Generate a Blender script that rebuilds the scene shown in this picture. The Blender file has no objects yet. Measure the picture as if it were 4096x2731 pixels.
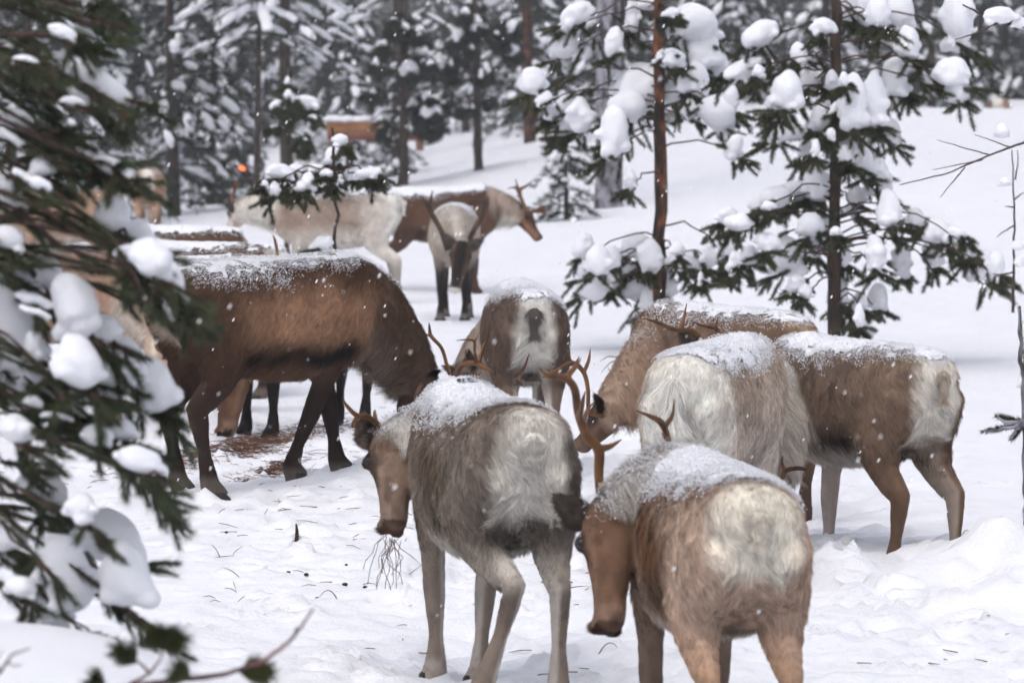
import bpy, math, random
import numpy as np
from mathutils import Vector, Matrix

# ------------------------------------------------------------------ camera, sky, sun, exposure
scene = bpy.context.scene
COL = scene.collection
FPX = 70.0 / 36.0 * 4096.0            # photograph pixels per metre at 1 unit of distance
KD = 1.93                             # one unit of distance in metres (a 135 mm lens)
CAM_H, HORIZON = 1.9, 450.0
PITCH = math.atan((1365.5 - HORIZON) / (FPX * KD))
cam_d = bpy.data.cameras.new('camera'); cam = bpy.data.objects.new('camera', cam_d); COL.objects.link(cam)
cam_d.lens, cam_d.sensor_width, cam_d.clip_start, cam_d.clip_end = 70.0 * KD, 36.0, 0.1, 900.0
cam.location = (0, 0, CAM_H); cam.rotation_euler = (math.radians(90) - PITCH, 0, 0)
cam_d.dof.use_dof = True; cam_d.dof.focus_distance = 8.4 * KD; cam_d.dof.aperture_fstop = 5.8
scene.camera = cam

world = bpy.data.worlds.new('World'); scene.world = world; world.use_nodes = True
wn = world.node_tree; wn.nodes.clear()
sky = wn.nodes.new('ShaderNodeTexSky'); sky.sky_type = 'NISHITA'; sky.sun_disc = False
SUN_EL, SUN_AZ = math.radians(62), math.radians(205)
sky.sun_elevation, sky.sun_rotation = SUN_EL, SUN_AZ
sky.air_density, sky.dust_density, sky.ozone_density = 1.0, 3.0, 1.0
hs = wn.nodes.new('ShaderNodeHueSaturation'); hs.inputs['Saturation'].default_value = 0.45
bg = wn.nodes.new('ShaderNodeBackground'); bg.inputs['Strength'].default_value = 0.13
wo = wn.nodes.new('ShaderNodeOutputWorld')
wn.links.new(sky.outputs[0], hs.inputs['Color']); wn.links.new(hs.outputs[0], bg.inputs['Color']); wn.links.new(bg.outputs[0], wo.inputs['Surface'])
sun_d = bpy.data.lights.new('sun', 'SUN'); sun = bpy.data.objects.new('sun', sun_d); COL.objects.link(sun)
sun_d.energy, sun_d.angle, sun_d.color = 0.5, math.radians(60), (1.0, 0.96, 0.93)
# the sky's sun stands at azimuth SUN_AZ clockwise from +Y
sdir = Vector((math.sin(SUN_AZ) * math.cos(SUN_EL), math.cos(SUN_AZ) * math.cos(SUN_EL), math.sin(SUN_EL)))
sun.rotation_euler = sdir.to_track_quat('Z', 'Y').to_euler()

scene.view_settings.view_transform = 'Standard'; scene.view_settings.look = 'None'
scene.view_settings.exposure = 0.54; scene.view_settings.gamma = 1.0
scene.view_settings.use_curve_mapping = False
scene.cycles.use_denoising = True
scene.cycles.max_bounces = 4; scene.cycles.diffuse_bounces = 2; scene.cycles.glossy_bounces = 1
scene.cycles.use_adaptive_sampling = True; scene.cycles.adaptive_threshold = 0.06; scene.cycles.adaptive_min_samples = 12
scene.cycles.transparent_max_bounces = 4; scene.cycles.volume_bounces = 0
scene.cycles.caustics_reflective = False; scene.cycles.caustics_refractive = False
try: scene.cycles_curves.shape = 'RIBBONS'
except Exception: pass

# ------------------------------------------------------------------ helpers
rng = np.random.RandomState(11)
_T = np.random.RandomState(5).rand(32, 32, 32)
def vn(p):
    p = np.asarray(p, float); i = np.floor(p).astype(int); f = p - i; f = f * f * (3 - 2 * f)
    a, b = i & 31, (i + 1) & 31
    x0, y0, z0, x1, y1, z1 = a[:, 0], a[:, 1], a[:, 2], b[:, 0], b[:, 1], b[:, 2]
    fx, fy, fz = f[:, 0], f[:, 1], f[:, 2]
    c00 = _T[x0, y0, z0] * (1 - fx) + _T[x1, y0, z0] * fx; c10 = _T[x0, y1, z0] * (1 - fx) + _T[x1, y1, z0] * fx
    c01 = _T[x0, y0, z1] * (1 - fx) + _T[x1, y0, z1] * fx; c11 = _T[x0, y1, z1] * (1 - fx) + _T[x1, y1, z1] * fx
    return (c00 * (1 - fy) + c10 * fy) * (1 - fz) + (c01 * (1 - fy) + c11 * fy) * fz
def fbm(p, o=3):
    p = np.asarray(p, float); s = 0; a = 1.0; t = 0
    for k in range(o): s = s + a * vn(p * (2.03 ** k) + 7.3 * k); t += a; a *= 0.5
    return s / t
def ss(a, b, x): t = np.clip((x - a) / (b - a), 0, 1); return t * t * (3 - 2 * t)
def nrm(v): v = np.asarray(v, float); return v / np.maximum(np.linalg.norm(v, axis=-1, keepdims=True), 1e-9)

_F = np.array([0, math.cos(PITCH), -math.sin(PITCH)]); _U = np.array([0, math.sin(PITCH), math.cos(PITCH)]); _R = np.array([1.0, 0, 0])
def Wm(px, py, D):
    """the place in the world that the photograph shows at (px, py), D metres away"""
    return np.array([0, 0, CAM_H]) + D * (_F + ((px - 2048) * _R + (1365.5 - py) * _U) / (FPX * KD))
def W(px, py, d): return Wm(px, py, d * KD)

def mk(name, V, polys, mat=None, parent=None, smooth=True):
    """one mesh object from vertex array and a list of (n,k) face arrays"""
    me = bpy.data.meshes.new(name); V = np.asarray(V, np.float32)
    polys = [np.asarray(p, np.int32) for p in (polys if isinstance(polys, list) else [polys]) if len(p)]
    me.vertices.add(len(V)); me.vertices.foreach_set('co', V.ravel())
    nl = sum(p.size for p in polys); npoly = sum(len(p) for p in polys)
    me.loops.add(nl); me.loops.foreach_set('vertex_index', np.concatenate([p.ravel() for p in polys]))
    st = []; o = 0
    for p in polys: st.append(o + np.arange(len(p)) * p.shape[1]); o += p.size
    me.polygons.add(npoly); me.polygons.foreach_set('loop_start', np.concatenate(st).astype(np.int32))
    me.update(calc_edges=True); me.validate()
    me.polygons.foreach_set('use_smooth', np.full(npoly, smooth))
    if mat: me.materials.append(mat)
    return link(name, me, parent)
def link(name, data, parent=None):
    o = bpy.data.objects.new(name, data); COL.objects.link(o)
    if parent is not None: o.parent = parent
    return o
def tag(o, label=None, cat=None, group=None, kind=None):
    if label: o['label'] = label
    if cat: o['category'] = cat
    if group: o['group'] = group
    if kind: o['kind'] = kind
    return o
def empty(name, loc=(0, 0, 0), rz=0.0):
    o = link(name, None); o.location = [float(c) for c in loc]; o.rotation_euler = (0, 0, rz); o.empty_display_size = 0.2; return o

class MB:
    """collects pieces of one mesh"""
    def __init__(s): s.V = []; s.T = []; s.Q = []; s.n = 0
    def add(s, V, T=None, Q=None):
        s.V.append(np.asarray(V, float))
        if T is not None and len(T): s.T.append(np.asarray(T) + s.n)
        if Q is not None and len(Q): s.Q.append(np.asarray(Q) + s.n)
        s.n += len(V)
    def loft(s, C, S, U, a, b, n=16, pw=1.0):
        C, S, U = map(lambda q: np.asarray(q, float), (C, S, U)); a = np.asarray(a, float); b = np.asarray(b, float); k = len(C)
        th = np.arange(n) / n * 2 * math.pi; c, sn = np.cos(th), np.sin(th)
        c = np.sign(c) * np.abs(c) ** pw; sn = np.sign(sn) * np.abs(sn) ** pw
        V = C[:, None] + S[:, None] * (a[:, None] * c)[..., None] + U[:, None] * (b[:, None] * sn)[..., None]
        V = np.concatenate([V.reshape(-1, 3), C[:1], C[-1:]])
        i = np.arange(n); j = (i + 1) % n
        Q = np.concatenate([np.stack([r * n + i, r * n + j, (r + 1) * n + j, (r + 1) * n + i], 1) for r in range(k - 1)])
        T = np.concatenate([np.stack([np.full(n, k * n), j, i], 1), np.stack([np.full(n, k * n + 1), (k - 1) * n + i, (k - 1) * n + j], 1)])
        s.add(V, T, Q)
    def tube(s, P, r, n=8):
        P = np.asarray(P, float); r = np.broadcast_to(np.asarray(r, float), (len(P),))
        t = nrm(np.gradient(P, axis=0)); ref = np.array([0.31, 0.17, 0.93]) if abs(t[0, 2]) < 0.9 else np.array([1.0, 0.2, 0.1])
        S = []; sv = nrm(np.cross(ref, t[0]))
        for k in range(len(P)):
            sv = nrm(sv - t[k] * (sv @ t[k])); S.append(sv)
        S = np.array(S); s.loft(P, S, np.cross(t, S), r, r, n)
    def box(s, c, h, rz=0.0):
        sg = np.array([[x, y, z] for x in (-1, 1) for y in (-1, 1) for z in (-1, 1)], float) * np.asarray(h, float)
        cs, sn = math.cos(rz), math.sin(rz); R = np.array([[cs, -sn, 0], [sn, cs, 0], [0, 0, 1]])
        s.add(sg @ R.T + np.asarray(c, float), None, [[0, 1, 3, 2], [4, 6, 7, 5], [0, 4, 5, 1], [2, 3, 7, 6], [0, 2, 6, 4], [1, 5, 7, 3]])
    def build(s, name, mat=None, parent=None, smooth=True):
        V = np.concatenate(s.V) if s.V else np.zeros((0, 3))
        ps = []
        if s.T: ps.append(np.concatenate(s.T))
        if s.Q: ps.append(np.concatenate(s.Q))
        return mk(name, V, ps, mat, parent, smooth)

def _ico(sub):
    t = (1 + 5 ** 0.5) / 2
    V = [(-1, t, 0), (1, t, 0), (-1, -t, 0), (1, -t, 0), (0, -1, t), (0, 1, t), (0, -1, -t), (0, 1, -t), (t, 0, -1), (t, 0, 1), (-t, 0, -1), (-t, 0, 1)]
    F = [(0, 11, 5), (0, 5, 1), (0, 1, 7), (0, 7, 10), (0, 10, 11), (1, 5, 9), (5, 11, 4), (11, 10, 2), (10, 7, 6), (7, 1, 8), (3, 9, 4), (3, 4, 2), (3, 2, 6), (3, 6, 8), (3, 8, 9), (4, 9, 5), (2, 4, 11), (6, 2, 10), (8, 6, 7), (9, 8, 1)]
    V = [np.array(v) / np.linalg.norm(v) for v in V]
    for _ in range(sub):
        c = {}; G = []
        def m(a, b):
            k = (min(a, b), max(a, b))
            if k not in c: v = V[a] + V[b]; V.append(v / np.linalg.norm(v)); c[k] = len(V) - 1
            return c[k]
        for a, b, d in F:
            x, y, z = m(a, b), m(b, d), m(d, a); G += [(a, x, z), (b, y, x), (d, z, y), (x, y, z)]
        F = G
    return np.array(V), np.array(F)
ICO = {k: _ico(k) for k in (0, 1, 2, 3)}
OCT = (np.array([(1, 0, 0), (-1, 0, 0), (0, 1, 0), (0, -1, 0), (0, 0, 1), (0, 0, -1)], float),
       np.array([(0, 2, 4), (2, 1, 4), (1, 3, 4), (3, 0, 4), (2, 0, 5), (1, 2, 5), (3, 1, 5), (0, 3, 5)]))
def scatter(base, P, R):
    """many copies of a small shape: base (V,F), centres P (n,3), radii R (n,) or (n,3)"""
    V, F = base; R = np.asarray(R, float); R = R[:, None] if R.ndim == 1 else R
    VV = (P[:, None] + V[None] * R[:, None]).reshape(-1, 3)
    FF = (F[None] + (np.arange(len(P)) * len(V))[:, None, None]).reshape(-1, 3)
    return VV, FF

# ------------------------------------------------------------------ materials (procedural)
def mat(name):
    m = bpy.data.materials.new(name); m.use_nodes = True; nt = m.node_tree
    return m, nt, nt.nodes['Principled BSDF']
def noisy(name, c1, c2, scale=8.0, rough=0.8, bump=0.0, bscale=None, detail=4.0, lo=0.35, hi=0.65, spec=0.3, stretch=None):
    m, nt, b = mat(name); N, L = nt.nodes, nt.links
    tc = N.new('ShaderNodeTexCoord'); src = tc.outputs['Object']
    if stretch:
        mp = N.new('ShaderNodeMapping'); mp.inputs['Scale'].default_value = stretch; L.new(src, mp.inputs[0]); src = mp.outputs[0]
    t = N.new('ShaderNodeTexNoise'); t.inputs['Scale'].default_value = scale; t.inputs['Detail'].default_value = detail; L.new(src, t.inputs['Vector'])
    r = N.new('ShaderNodeValToRGB'); r.color_ramp.elements[0].position = lo; r.color_ramp.elements[1].position = hi
    r.color_ramp.elements[0].color = (*c1, 1); r.color_ramp.elements[1].color = (*c2, 1)
    L.new(t.outputs[0], r.inputs[0]); L.new(r.outputs[0], b.inputs['Base Color'])
    b.inputs['Roughness'].default_value = rough; b.inputs['Specular IOR Level'].default_value = spec
    if bump:
        t2 = N.new('ShaderNodeTexNoise'); t2.inputs['Scale'].default_value = bscale or scale * 3; t2.inputs['Detail'].default_value = 5; L.new(src, t2.inputs['Vector'])
        bp = N.new('ShaderNodeBump'); bp.inputs['Strength'].default_value = 1.0; bp.inputs['Distance'].default_value = bump
        L.new(t2.outputs[0], bp.inputs['Height']); L.new(bp.outputs[0], b.inputs['Normal'])
    return m
SNOW_C = (0.86, 0.86, 0.895)
M_snow = noisy('tree_snow', (0.83, 0.83, 0.88), (0.86, 0.86, 0.90), 6, 0.75, 0.004, 40, spec=0.2)
M_backsnow = noisy('powder_snow', (0.84, 0.84, 0.88), (0.89, 0.89, 0.92), 60, 0.8, 0.006, 130, spec=0.2)
M_needle = noisy('pine_needle', (0.020, 0.026, 0.010), (0.075, 0.080, 0.028), 5, 0.6, spec=0.3)
M_needle_frost = noisy('frosted_needle', (0.018, 0.030, 0.011), (0.135, 0.165, 0.085), 14, 0.6, spec=0.3, lo=.4, hi=.8)
M_needle_far = noisy('far_needle', (0.016, 0.021, 0.014), (0.042, 0.048, 0.028), 3, 0.7, spec=0.2)
M_bark = noisy('bark_brown', (0.022, 0.015, 0.012), (0.075, 0.048, 0.034), 14, 0.9, 0.01, 30, stretch=(1, 1, 0.35))
M_bark_orange = noisy('bark_orange', (0.022, 0.013, 0.010), (0.24, 0.085, 0.028), 16, 0.85, 0.012, 26, lo=0.46, hi=0.72, stretch=(1, 1, 0.45))
M_bark_grey = noisy('bark_frosted', (0.04, 0.034, 0.034), (0.33, 0.32, 0.36), 9, 0.9, 0.015, 20, lo=0.38, hi=0.58, stretch=(1, 1, 0.5))
M_twig = noisy('twig_bark', (0.035, 0.02, 0.02), (0.10, 0.055, 0.045), 30, 0.8)
M_redtwig = noisy('red_twig', (0.05, 0.02, 0.02), (0.17, 0.06, 0.055), 20, 0.6)
M_antler = noisy('antler_horn', (0.045, 0.017, 0.007), (0.20, 0.080, 0.018), 14, 0.5, 0.0015, 60, lo=0.3, hi=0.7, spec=0.4)
M_antler_dark = noisy('antler_dark_horn', (0.025, 0.014, 0.009), (0.10, 0.048, 0.025), 9, 0.6)
M_hoof = noisy('hoof_horn', (0.012, 0.01, 0.01), (0.035, 0.028, 0.025), 30, 0.5)
M_eye = mat('eye_dark')[0]; _b = M_eye.node_tree.nodes['Principled BSDF']; _b.inputs['Base Color'].default_value = (0.006, 0.004, 0.004, 1); _b.inputs['Roughness'].default_value = 0.08
M_straw = noisy('dry_straw', (0.10, 0.06, 0.035), (0.30, 0.19, 0.11), 9, 0.8)
M_hay = noisy('brown_hay', (0.055, 0.022, 0.012), (0.22, 0.10, 0.05), 8, 0.85)
M_dung = noisy('dark_dropping', (0.008, 0.006, 0.005), (0.02, 0.015, 0.012), 40, 0.5)
M_wood = noisy('trough_wood', (0.16, 0.055, 0.018), (0.38, 0.16, 0.05), 5, 0.75, 0.004, 30, stretch=(0.4, 4, 4))
M_redwood = noisy('red_plank', (0.10, 0.025, 0.02), (0.19, 0.06, 0.045), 5, 0.75, stretch=(0.4, 4, 4))
M_flake = mat('snow_flake')[0]; M_flake.node_tree.nodes['Principled BSDF'].inputs['Base Color'].default_value = (0.92, 0.92, 0.94, 1); M_flake.node_tree.nodes['Principled BSDF'].inputs['Roughness'].default_value = 0.7

def coat_mat(name, dark=1.0, rough=0.75):
    m, nt, b = mat(name); a = nt.nodes.new('ShaderNodeAttribute'); a.attribute_name = 'coat'
    mx = nt.nodes.new('ShaderNodeVectorMath'); mx.operation = 'SCALE'; mx.inputs['Scale'].default_value = dark
    nt.links.new(a.outputs['Color'], mx.inputs[0]); nt.links.new(mx.outputs[0], b.inputs['Base Color'])
    b.inputs['Roughness'].default_value = rough; b.inputs['Specular IOR Level'].default_value = 0.12
    return m
M_skin = coat_mat('coat_under'); M_fur = coat_mat('coat_hair')

# ground snow: soft lumps in the bump, a little warm litter where the herd has trodden
M_ground, nt, b = mat('ground_snow'); N, L = nt.nodes, nt.links
tc = N.new('ShaderNodeTexCoord')
n1 = N.new('ShaderNodeTexNoise'); n1.inputs['Scale'].default_value = 9; n1.inputs['Detail'].default_value = 6; L.new(tc.outputs['Object'], n1.inputs['Vector'])
n2 = N.new('ShaderNodeTexNoise'); n2.inputs['Scale'].default_value = 70; n2.inputs['Detail'].default_value = 4; L.new(tc.outputs['Object'], n2.inputs['Vector'])
at = N.new('ShaderNodeAttribute'); at.attribute_name = 'trodden'
mm = N.new('ShaderNodeMath'); mm.operation = 'MULTIPLY'; L.new(n1.outputs[0], mm.inputs[0]); L.new(at.outputs['Fac'], mm.inputs[1])
m2 = N.new('ShaderNodeMath'); m2.operation = 'MULTIPLY'; m2.inputs[1].default_value = 0.30; L.new(n2.outputs[0], m2.inputs[0])
m3 = N.new('ShaderNodeMath'); m3.operation = 'MULTIPLY_ADD'; L.new(m2.outputs[0], m3.inputs[0]); L.new(at.outputs['Fac'], m3.inputs[1]); L.new(mm.outputs[0], m3.inputs[2])
bp = N.new('ShaderNodeBump'); bp.inputs['Distance'].default_value = 0.035; bp.inputs['Strength'].default_value = 0.5; L.new(m3.outputs[0], bp.inputs['Height']); L.new(bp.outputs[0], b.inputs['Normal'])
n3 = N.new('ShaderNodeTexNoise'); n3.inputs['Scale'].default_value = 2.3; n3.inputs['Detail'].default_value = 5; L.new(tc.outputs['Object'], n3.inputs['Vector'])
rp = N.new('ShaderNodeValToRGB'); rp.color_ramp.elements[0].position = 0.35; rp.color_ramp.elements[1].position = 0.62
rp.color_ramp.elements[0].color = (0.83, 0.825, 0.86, 1); rp.color_ramp.elements[1].color = (0.86, 0.86, 0.905, 1)
L.new(n3.outputs[0], rp.inputs[0]); L.new(rp.outputs[0], b.inputs['Base Color']); b.inputs['Roughness'].default_value = 0.7; b.inputs['Specular IOR Level'].default_value = 0.2

# ------------------------------------------------------------------ where the herd stands (read off the photograph: rump pixel, distance, heading)
HERD = dict(
    A=dict(rump=(2122, 1800, 6.5), head=105, s=1.0, gz=-0.11),
    B=dict(rump=(3025, 1990, 5.75), head=101, s=.97, gz=-0.19),
    C=dict(rump=(2710, 1500, 8.0), head=70, s=1.0, gz=-0.12),
    D=dict(rump=(3200, 1330, 9.3), head=125, s=1.05, gz=-0.15),
    E=dict(rump=(3745, 1600, 8.5), head=122, s=1.0, gz=-0.17, sink=.17),
    F=dict(rump=(650, 1250, 9.4), head=37, s=1.07, gz=0.06),
    G=dict(rump=(2135, 1250, 10.2), head=95, s=.97, gz=-0.04),
    H=dict(rump=(1830, 950, 18.3), head=-92, s=1.0, gz=0.0),
    I=dict(rump=(1530, 880, 20.6), head=2, s=1.05, gz=0.0),
    J=dict(rump=(1590, 880, 19.4), head=172, s=1.08, gz=0.0),
    K=dict(rump=(1130, 1000, 13.4), head=165, s=1.0, gz=-0.05),
    Lb=dict(rump=(960, 930, 15.8), head=176, s=1.0, gz=-0.08),
    M=dict(rump=(1450, 1250, 11.9), head=230, s=0.98, gz=0.0),
    P=dict(rump=(400, 1250, 12.4), head=8, s=0.95, gz=0.0),
    N1=dict(rump=(585, 760, 28.0), head=92, s=1.05, gz=0.0),
    N2=dict(rump=(480, 880, 20.5), head=178, s=1.05, gz=0.0),
    N3=dict(rump=(-190, 1250, 11.9), head=3, s=1.02, gz=0.0),
    O=dict(rump=(3990, 490, 42.0), head=80, s=1.1, gz=1.05),
)
def place(h):
    w = W(*h['rump']); a = math.radians(h['head']); k = 0.58 * h['s']
    return np.array([w[0] + math.cos(a) * k, w[1] + math.sin(a) * k])
for h in HERD.values(): h['xy'] = place(h)

# ------------------------------------------------------------------ terrain
def base_z(x, y):
    p = np.stack([x, y, 0 * x], 1); y = y / KD
    a = 0.15 + 1.95 * ss(-7, 7, x)
    z = ss(15, 43, y) * a
    z = z + ss(44, 75, y) * (2.0 - 0.75 * a)
    z = z + 0.68 * np.exp(-((x + 1.55) ** 2 / 0.9 + (y - 4.3) ** 2 / 1.3)) * 1.0        # bank under the near pine
    z = z + 0.30 * np.exp(-((x + 0.75) ** 2 / 0.35 + (y - 4.5) ** 2 / 0.5))
    z = z + 0.16 * np.exp(-((x + 0.55) ** 2 / 0.12 + (y - 9.9) ** 2 / 0.12))             # hump under the brown one's forefeet
    z = z - 0.10 * np.exp(-((x + 0.2) ** 2 / 0.12 + (y - 7.2) ** 2 / 0.12))
    z = z + 0.12 * np.exp(-((x - 2.1) ** 2 / 0.10 + (y - 8.3) ** 2 / 0.06)) + 0.10 * np.exp(-((x - 2.15) ** 2 / 0.08 + (y - 7.8) ** 2 / 0.05))
    z = z + 0.15 * np.exp(-((x - 1.36) ** 2 / 0.020 + (y - 8.30) ** 2 / 0.012)) + 0.09 * np.exp(-((x - 1.66) ** 2 / 0.03 + (y - 8.05) ** 2 / 0.012)) + .15 * np.exp(-((x - 2.0) ** 2 / .03 + (y - 8.15) ** 2 / .015)) + .10 * np.exp(-((x - 1.9) ** 2 / .06 + (y - 7.6) ** 2 / .02))
    z = z + 0.17 * (fbm(p * 0.5, 2) - 0.5) * ss(6, 12, np.abs(y - 3)) + 0.25 * (fbm(p * 0.12 + 3, 2) - 0.5) * ss(14, 30, y)
    return z
def trodden(x, y):
    y = y / KD
    return np.clip(np.exp(-((x - 0.0) / 2.3) ** 2 * 1.0) * ss(4.6, 6.0, y) * (1 - ss(11, 15, y)) + 0.55 * np.exp(-((x - 2.0) / 1.0) ** 2) * ss(5, 6, y) * (1 - ss(8.2, 9.5, y)), 0, 1)
_names = list(HERD); _PT = np.array([HERD[n]['xy'] for n in _names]); _SG = np.maximum(0.5, _PT[:, 1] / KD * 0.05)
_gz = np.array([HERD[n]['gz'] + HERD[n].get('sink', .04) for n in _names])
_AX = np.array([1.0, 1.3])
_K = np.exp(-(((_PT[:, None] - _PT[None]) / _AX) ** 2).sum(-1) / (2 * _SG[None] ** 2))
_w = np.linalg.solve(_K + 0.02 * np.eye(len(_PT)), _gz - base_z(_PT[:, 0], _PT[:, 1]))
def terrain(x, y):
    x = np.atleast_1d(np.asarray(x, float)); y = np.atleast_1d(np.asarray(y, float))
    z = base_z(x, y)
    for k in range(len(_PT)):
        z = z + _w[k] * np.exp(-((x - _PT[k, 0]) ** 2 + ((y - _PT[k, 1]) / 1.3) ** 2) / (2 * _SG[k] ** 2))
    t = trodden(x, y); p = np.stack([x, y, 0 * x], 1)
    return z + t * (0.085 * (fbm(p * 3.0, 3) - 0.5) + 0.06 * (fbm(p * 9 + 4, 3) - 0.5))
def tz(x, y): return float(terrain(x, y)[0])
def onground(px, py, d0=8.0):
    d = d0
    for _ in range(40):
        w = W(px, py, d); e = w[2] - tz(w[0], w[1]); d += e / ((py - HORIZON) / FPX) * 0.6; d = min(max(d, 2.5), 60)
    w = W(px, py, d); return np.array([w[0], w[1], tz(w[0], w[1])])

ys = np.concatenate([np.linspace(-25, 2.5, 24)[:-1], np.linspace(2.5, 9, 50)[:-1], np.linspace(9, 25, 520)[:-1], np.exp(np.linspace(math.log(25), math.log(500), 260))])
us = np.linspace(-1, 1, 361); us = 0.55 * us + 0.45 * us ** 3
X = us[None] * (0.55 * np.maximum(ys, 6)[:, None] + 5); Y = np.repeat(ys[:, None], 361, 1)
gx, gy = X.ravel(), Y.ravel(); gzv = terrain(gx, gy)
_pr = np.random.RandomState(31); _sel = np.where((gy > 9) & (gy < 25) & (np.abs(gx) < 4.2))[0]; _sx, _sy = gx[_sel], gy[_sel]; _dz = np.zeros(len(_sel))
for k in range(900):     # hoof prints and kicked up rims
    cx_, cy_ = _pr.uniform(-2.6, 3.0), _pr.uniform(9.5, 24)
    if _pr.rand() > trodden(np.array([cx_]), np.array([cy_]))[0] * 1.1: continue
    r_, dp = _pr.uniform(.035, .085), _pr.uniform(.03, .085); m_ = (np.abs(_sx - cx_) < 3 * r_) & (np.abs(_sy - cy_) < 3 * r_)
    e_ = ((_sx[m_] - cx_) ** 2 + ((_sy[m_] - cy_) / _pr.uniform(1, 1.5)) ** 2) / r_ ** 2; _dz[m_] += -dp * np.exp(-e_ * 1.4) + .55 * dp * np.exp(-((np.sqrt(e_) - 1.35) / .38) ** 2) * (_pr.rand() * .8 + .3)
gzv[_sel] += np.maximum(_dz, -.09) + .034 * trodden(_sx, _sy) * (fbm(np.stack([_sx, _sy, 0 * _sx], 1) * 21, 3) - .5)
idx = np.arange(len(ys) * 361).reshape(len(ys), 361)
GQ = np.stack([idx[:-1, :-1], idx[:-1, 1:], idx[1:, 1:], idx[1:, :-1]], -1).reshape(-1, 4)
ground = mk('ground', np.stack([gx, gy, gzv], 1), [GQ], M_ground)
at_ = ground.data.attributes.new('trodden', 'FLOAT', 'POINT'); at_.data.foreach_set('value', (0.25 + 0.75 * trodden(gx, gy)).astype(np.float32))
tag(ground, 'snow covered ground trodden by the herd', None, None, 'structure')

# ------------------------------------------------------------------ reindeer
def A3(*v): return np.array(v, float)
# joints of a standing animal: x forward, y left, z up, hooves at z 0
STAND = dict(
    hind=[(-.425, .095, .85), (-.345, .125, .66), (-.41, .120, .515), (-.515, .110, .43), (-.495, .108, .25), (-.475, .110, .10), (-.435, .110, .035)],
    fore=[(.34, .085, .84), (.29, .120, .63), (.315, .115, .48), (.325, .110, .345), (.325, .108, .20), (.33, .110, .095), (.365, .110, .035)])
RAD = dict(  # half width (sideways), half depth (fore and aft)
    hind=[(.105, .180), (.088, .135), (.052, .072), (.035, .057), (.0235, .030), (.039, .047), (.048, .060)],
    fore=[(.075, .145), (.058, .085), (.041, .053), (.038, .045), (.0235, .030), (.038, .045), (.048, .060)])
FOLLOW = [0, .18, .40, .62, .85, 1.0, 1.0]
TRUNK = [(-.615, .955, .03, .035), (-.595, .945, .085, .075), (-.545, .915, .140, .125), (-.45, .855, .190, .198), (-.32, .815, .212, .240), (-.15, .800, .222, .258),
         (.02, .790, .228, .268), (.18, .792, .218, .270), (.32, .808, .195, .262), (.43, .830, .165, .235), (.52, .850, .12, .180), (.575, .860, .05, .09)]

def seg_dist(P, pts, rad):
    """soft distance of P to a polyline, divided by the local radius, and position along it"""
    pts = np.asarray(pts, float); rad = np.asarray(rad, float); best = np.full(len(P), 1e9); tt = np.zeros(len(P)); near = np.zeros_like(P)
    for k in range(len(pts) - 1):
        a, bb = pts[k], pts[k + 1]; ab = bb - a; t = np.clip(((P - a) @ ab) / (ab @ ab + 1e-9), 0, 1); c = a + t[:, None] * ab
        dd = np.linalg.norm(P - c, axis=1) / (rad[k] * (1 - t) + rad[k + 1] * t); m = dd < best
        best = np.where(m, dd, best); tt = np.where(m, (k + t) / (len(pts) - 1), tt); near[m] = c[m]
    return best, tt, near

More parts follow.
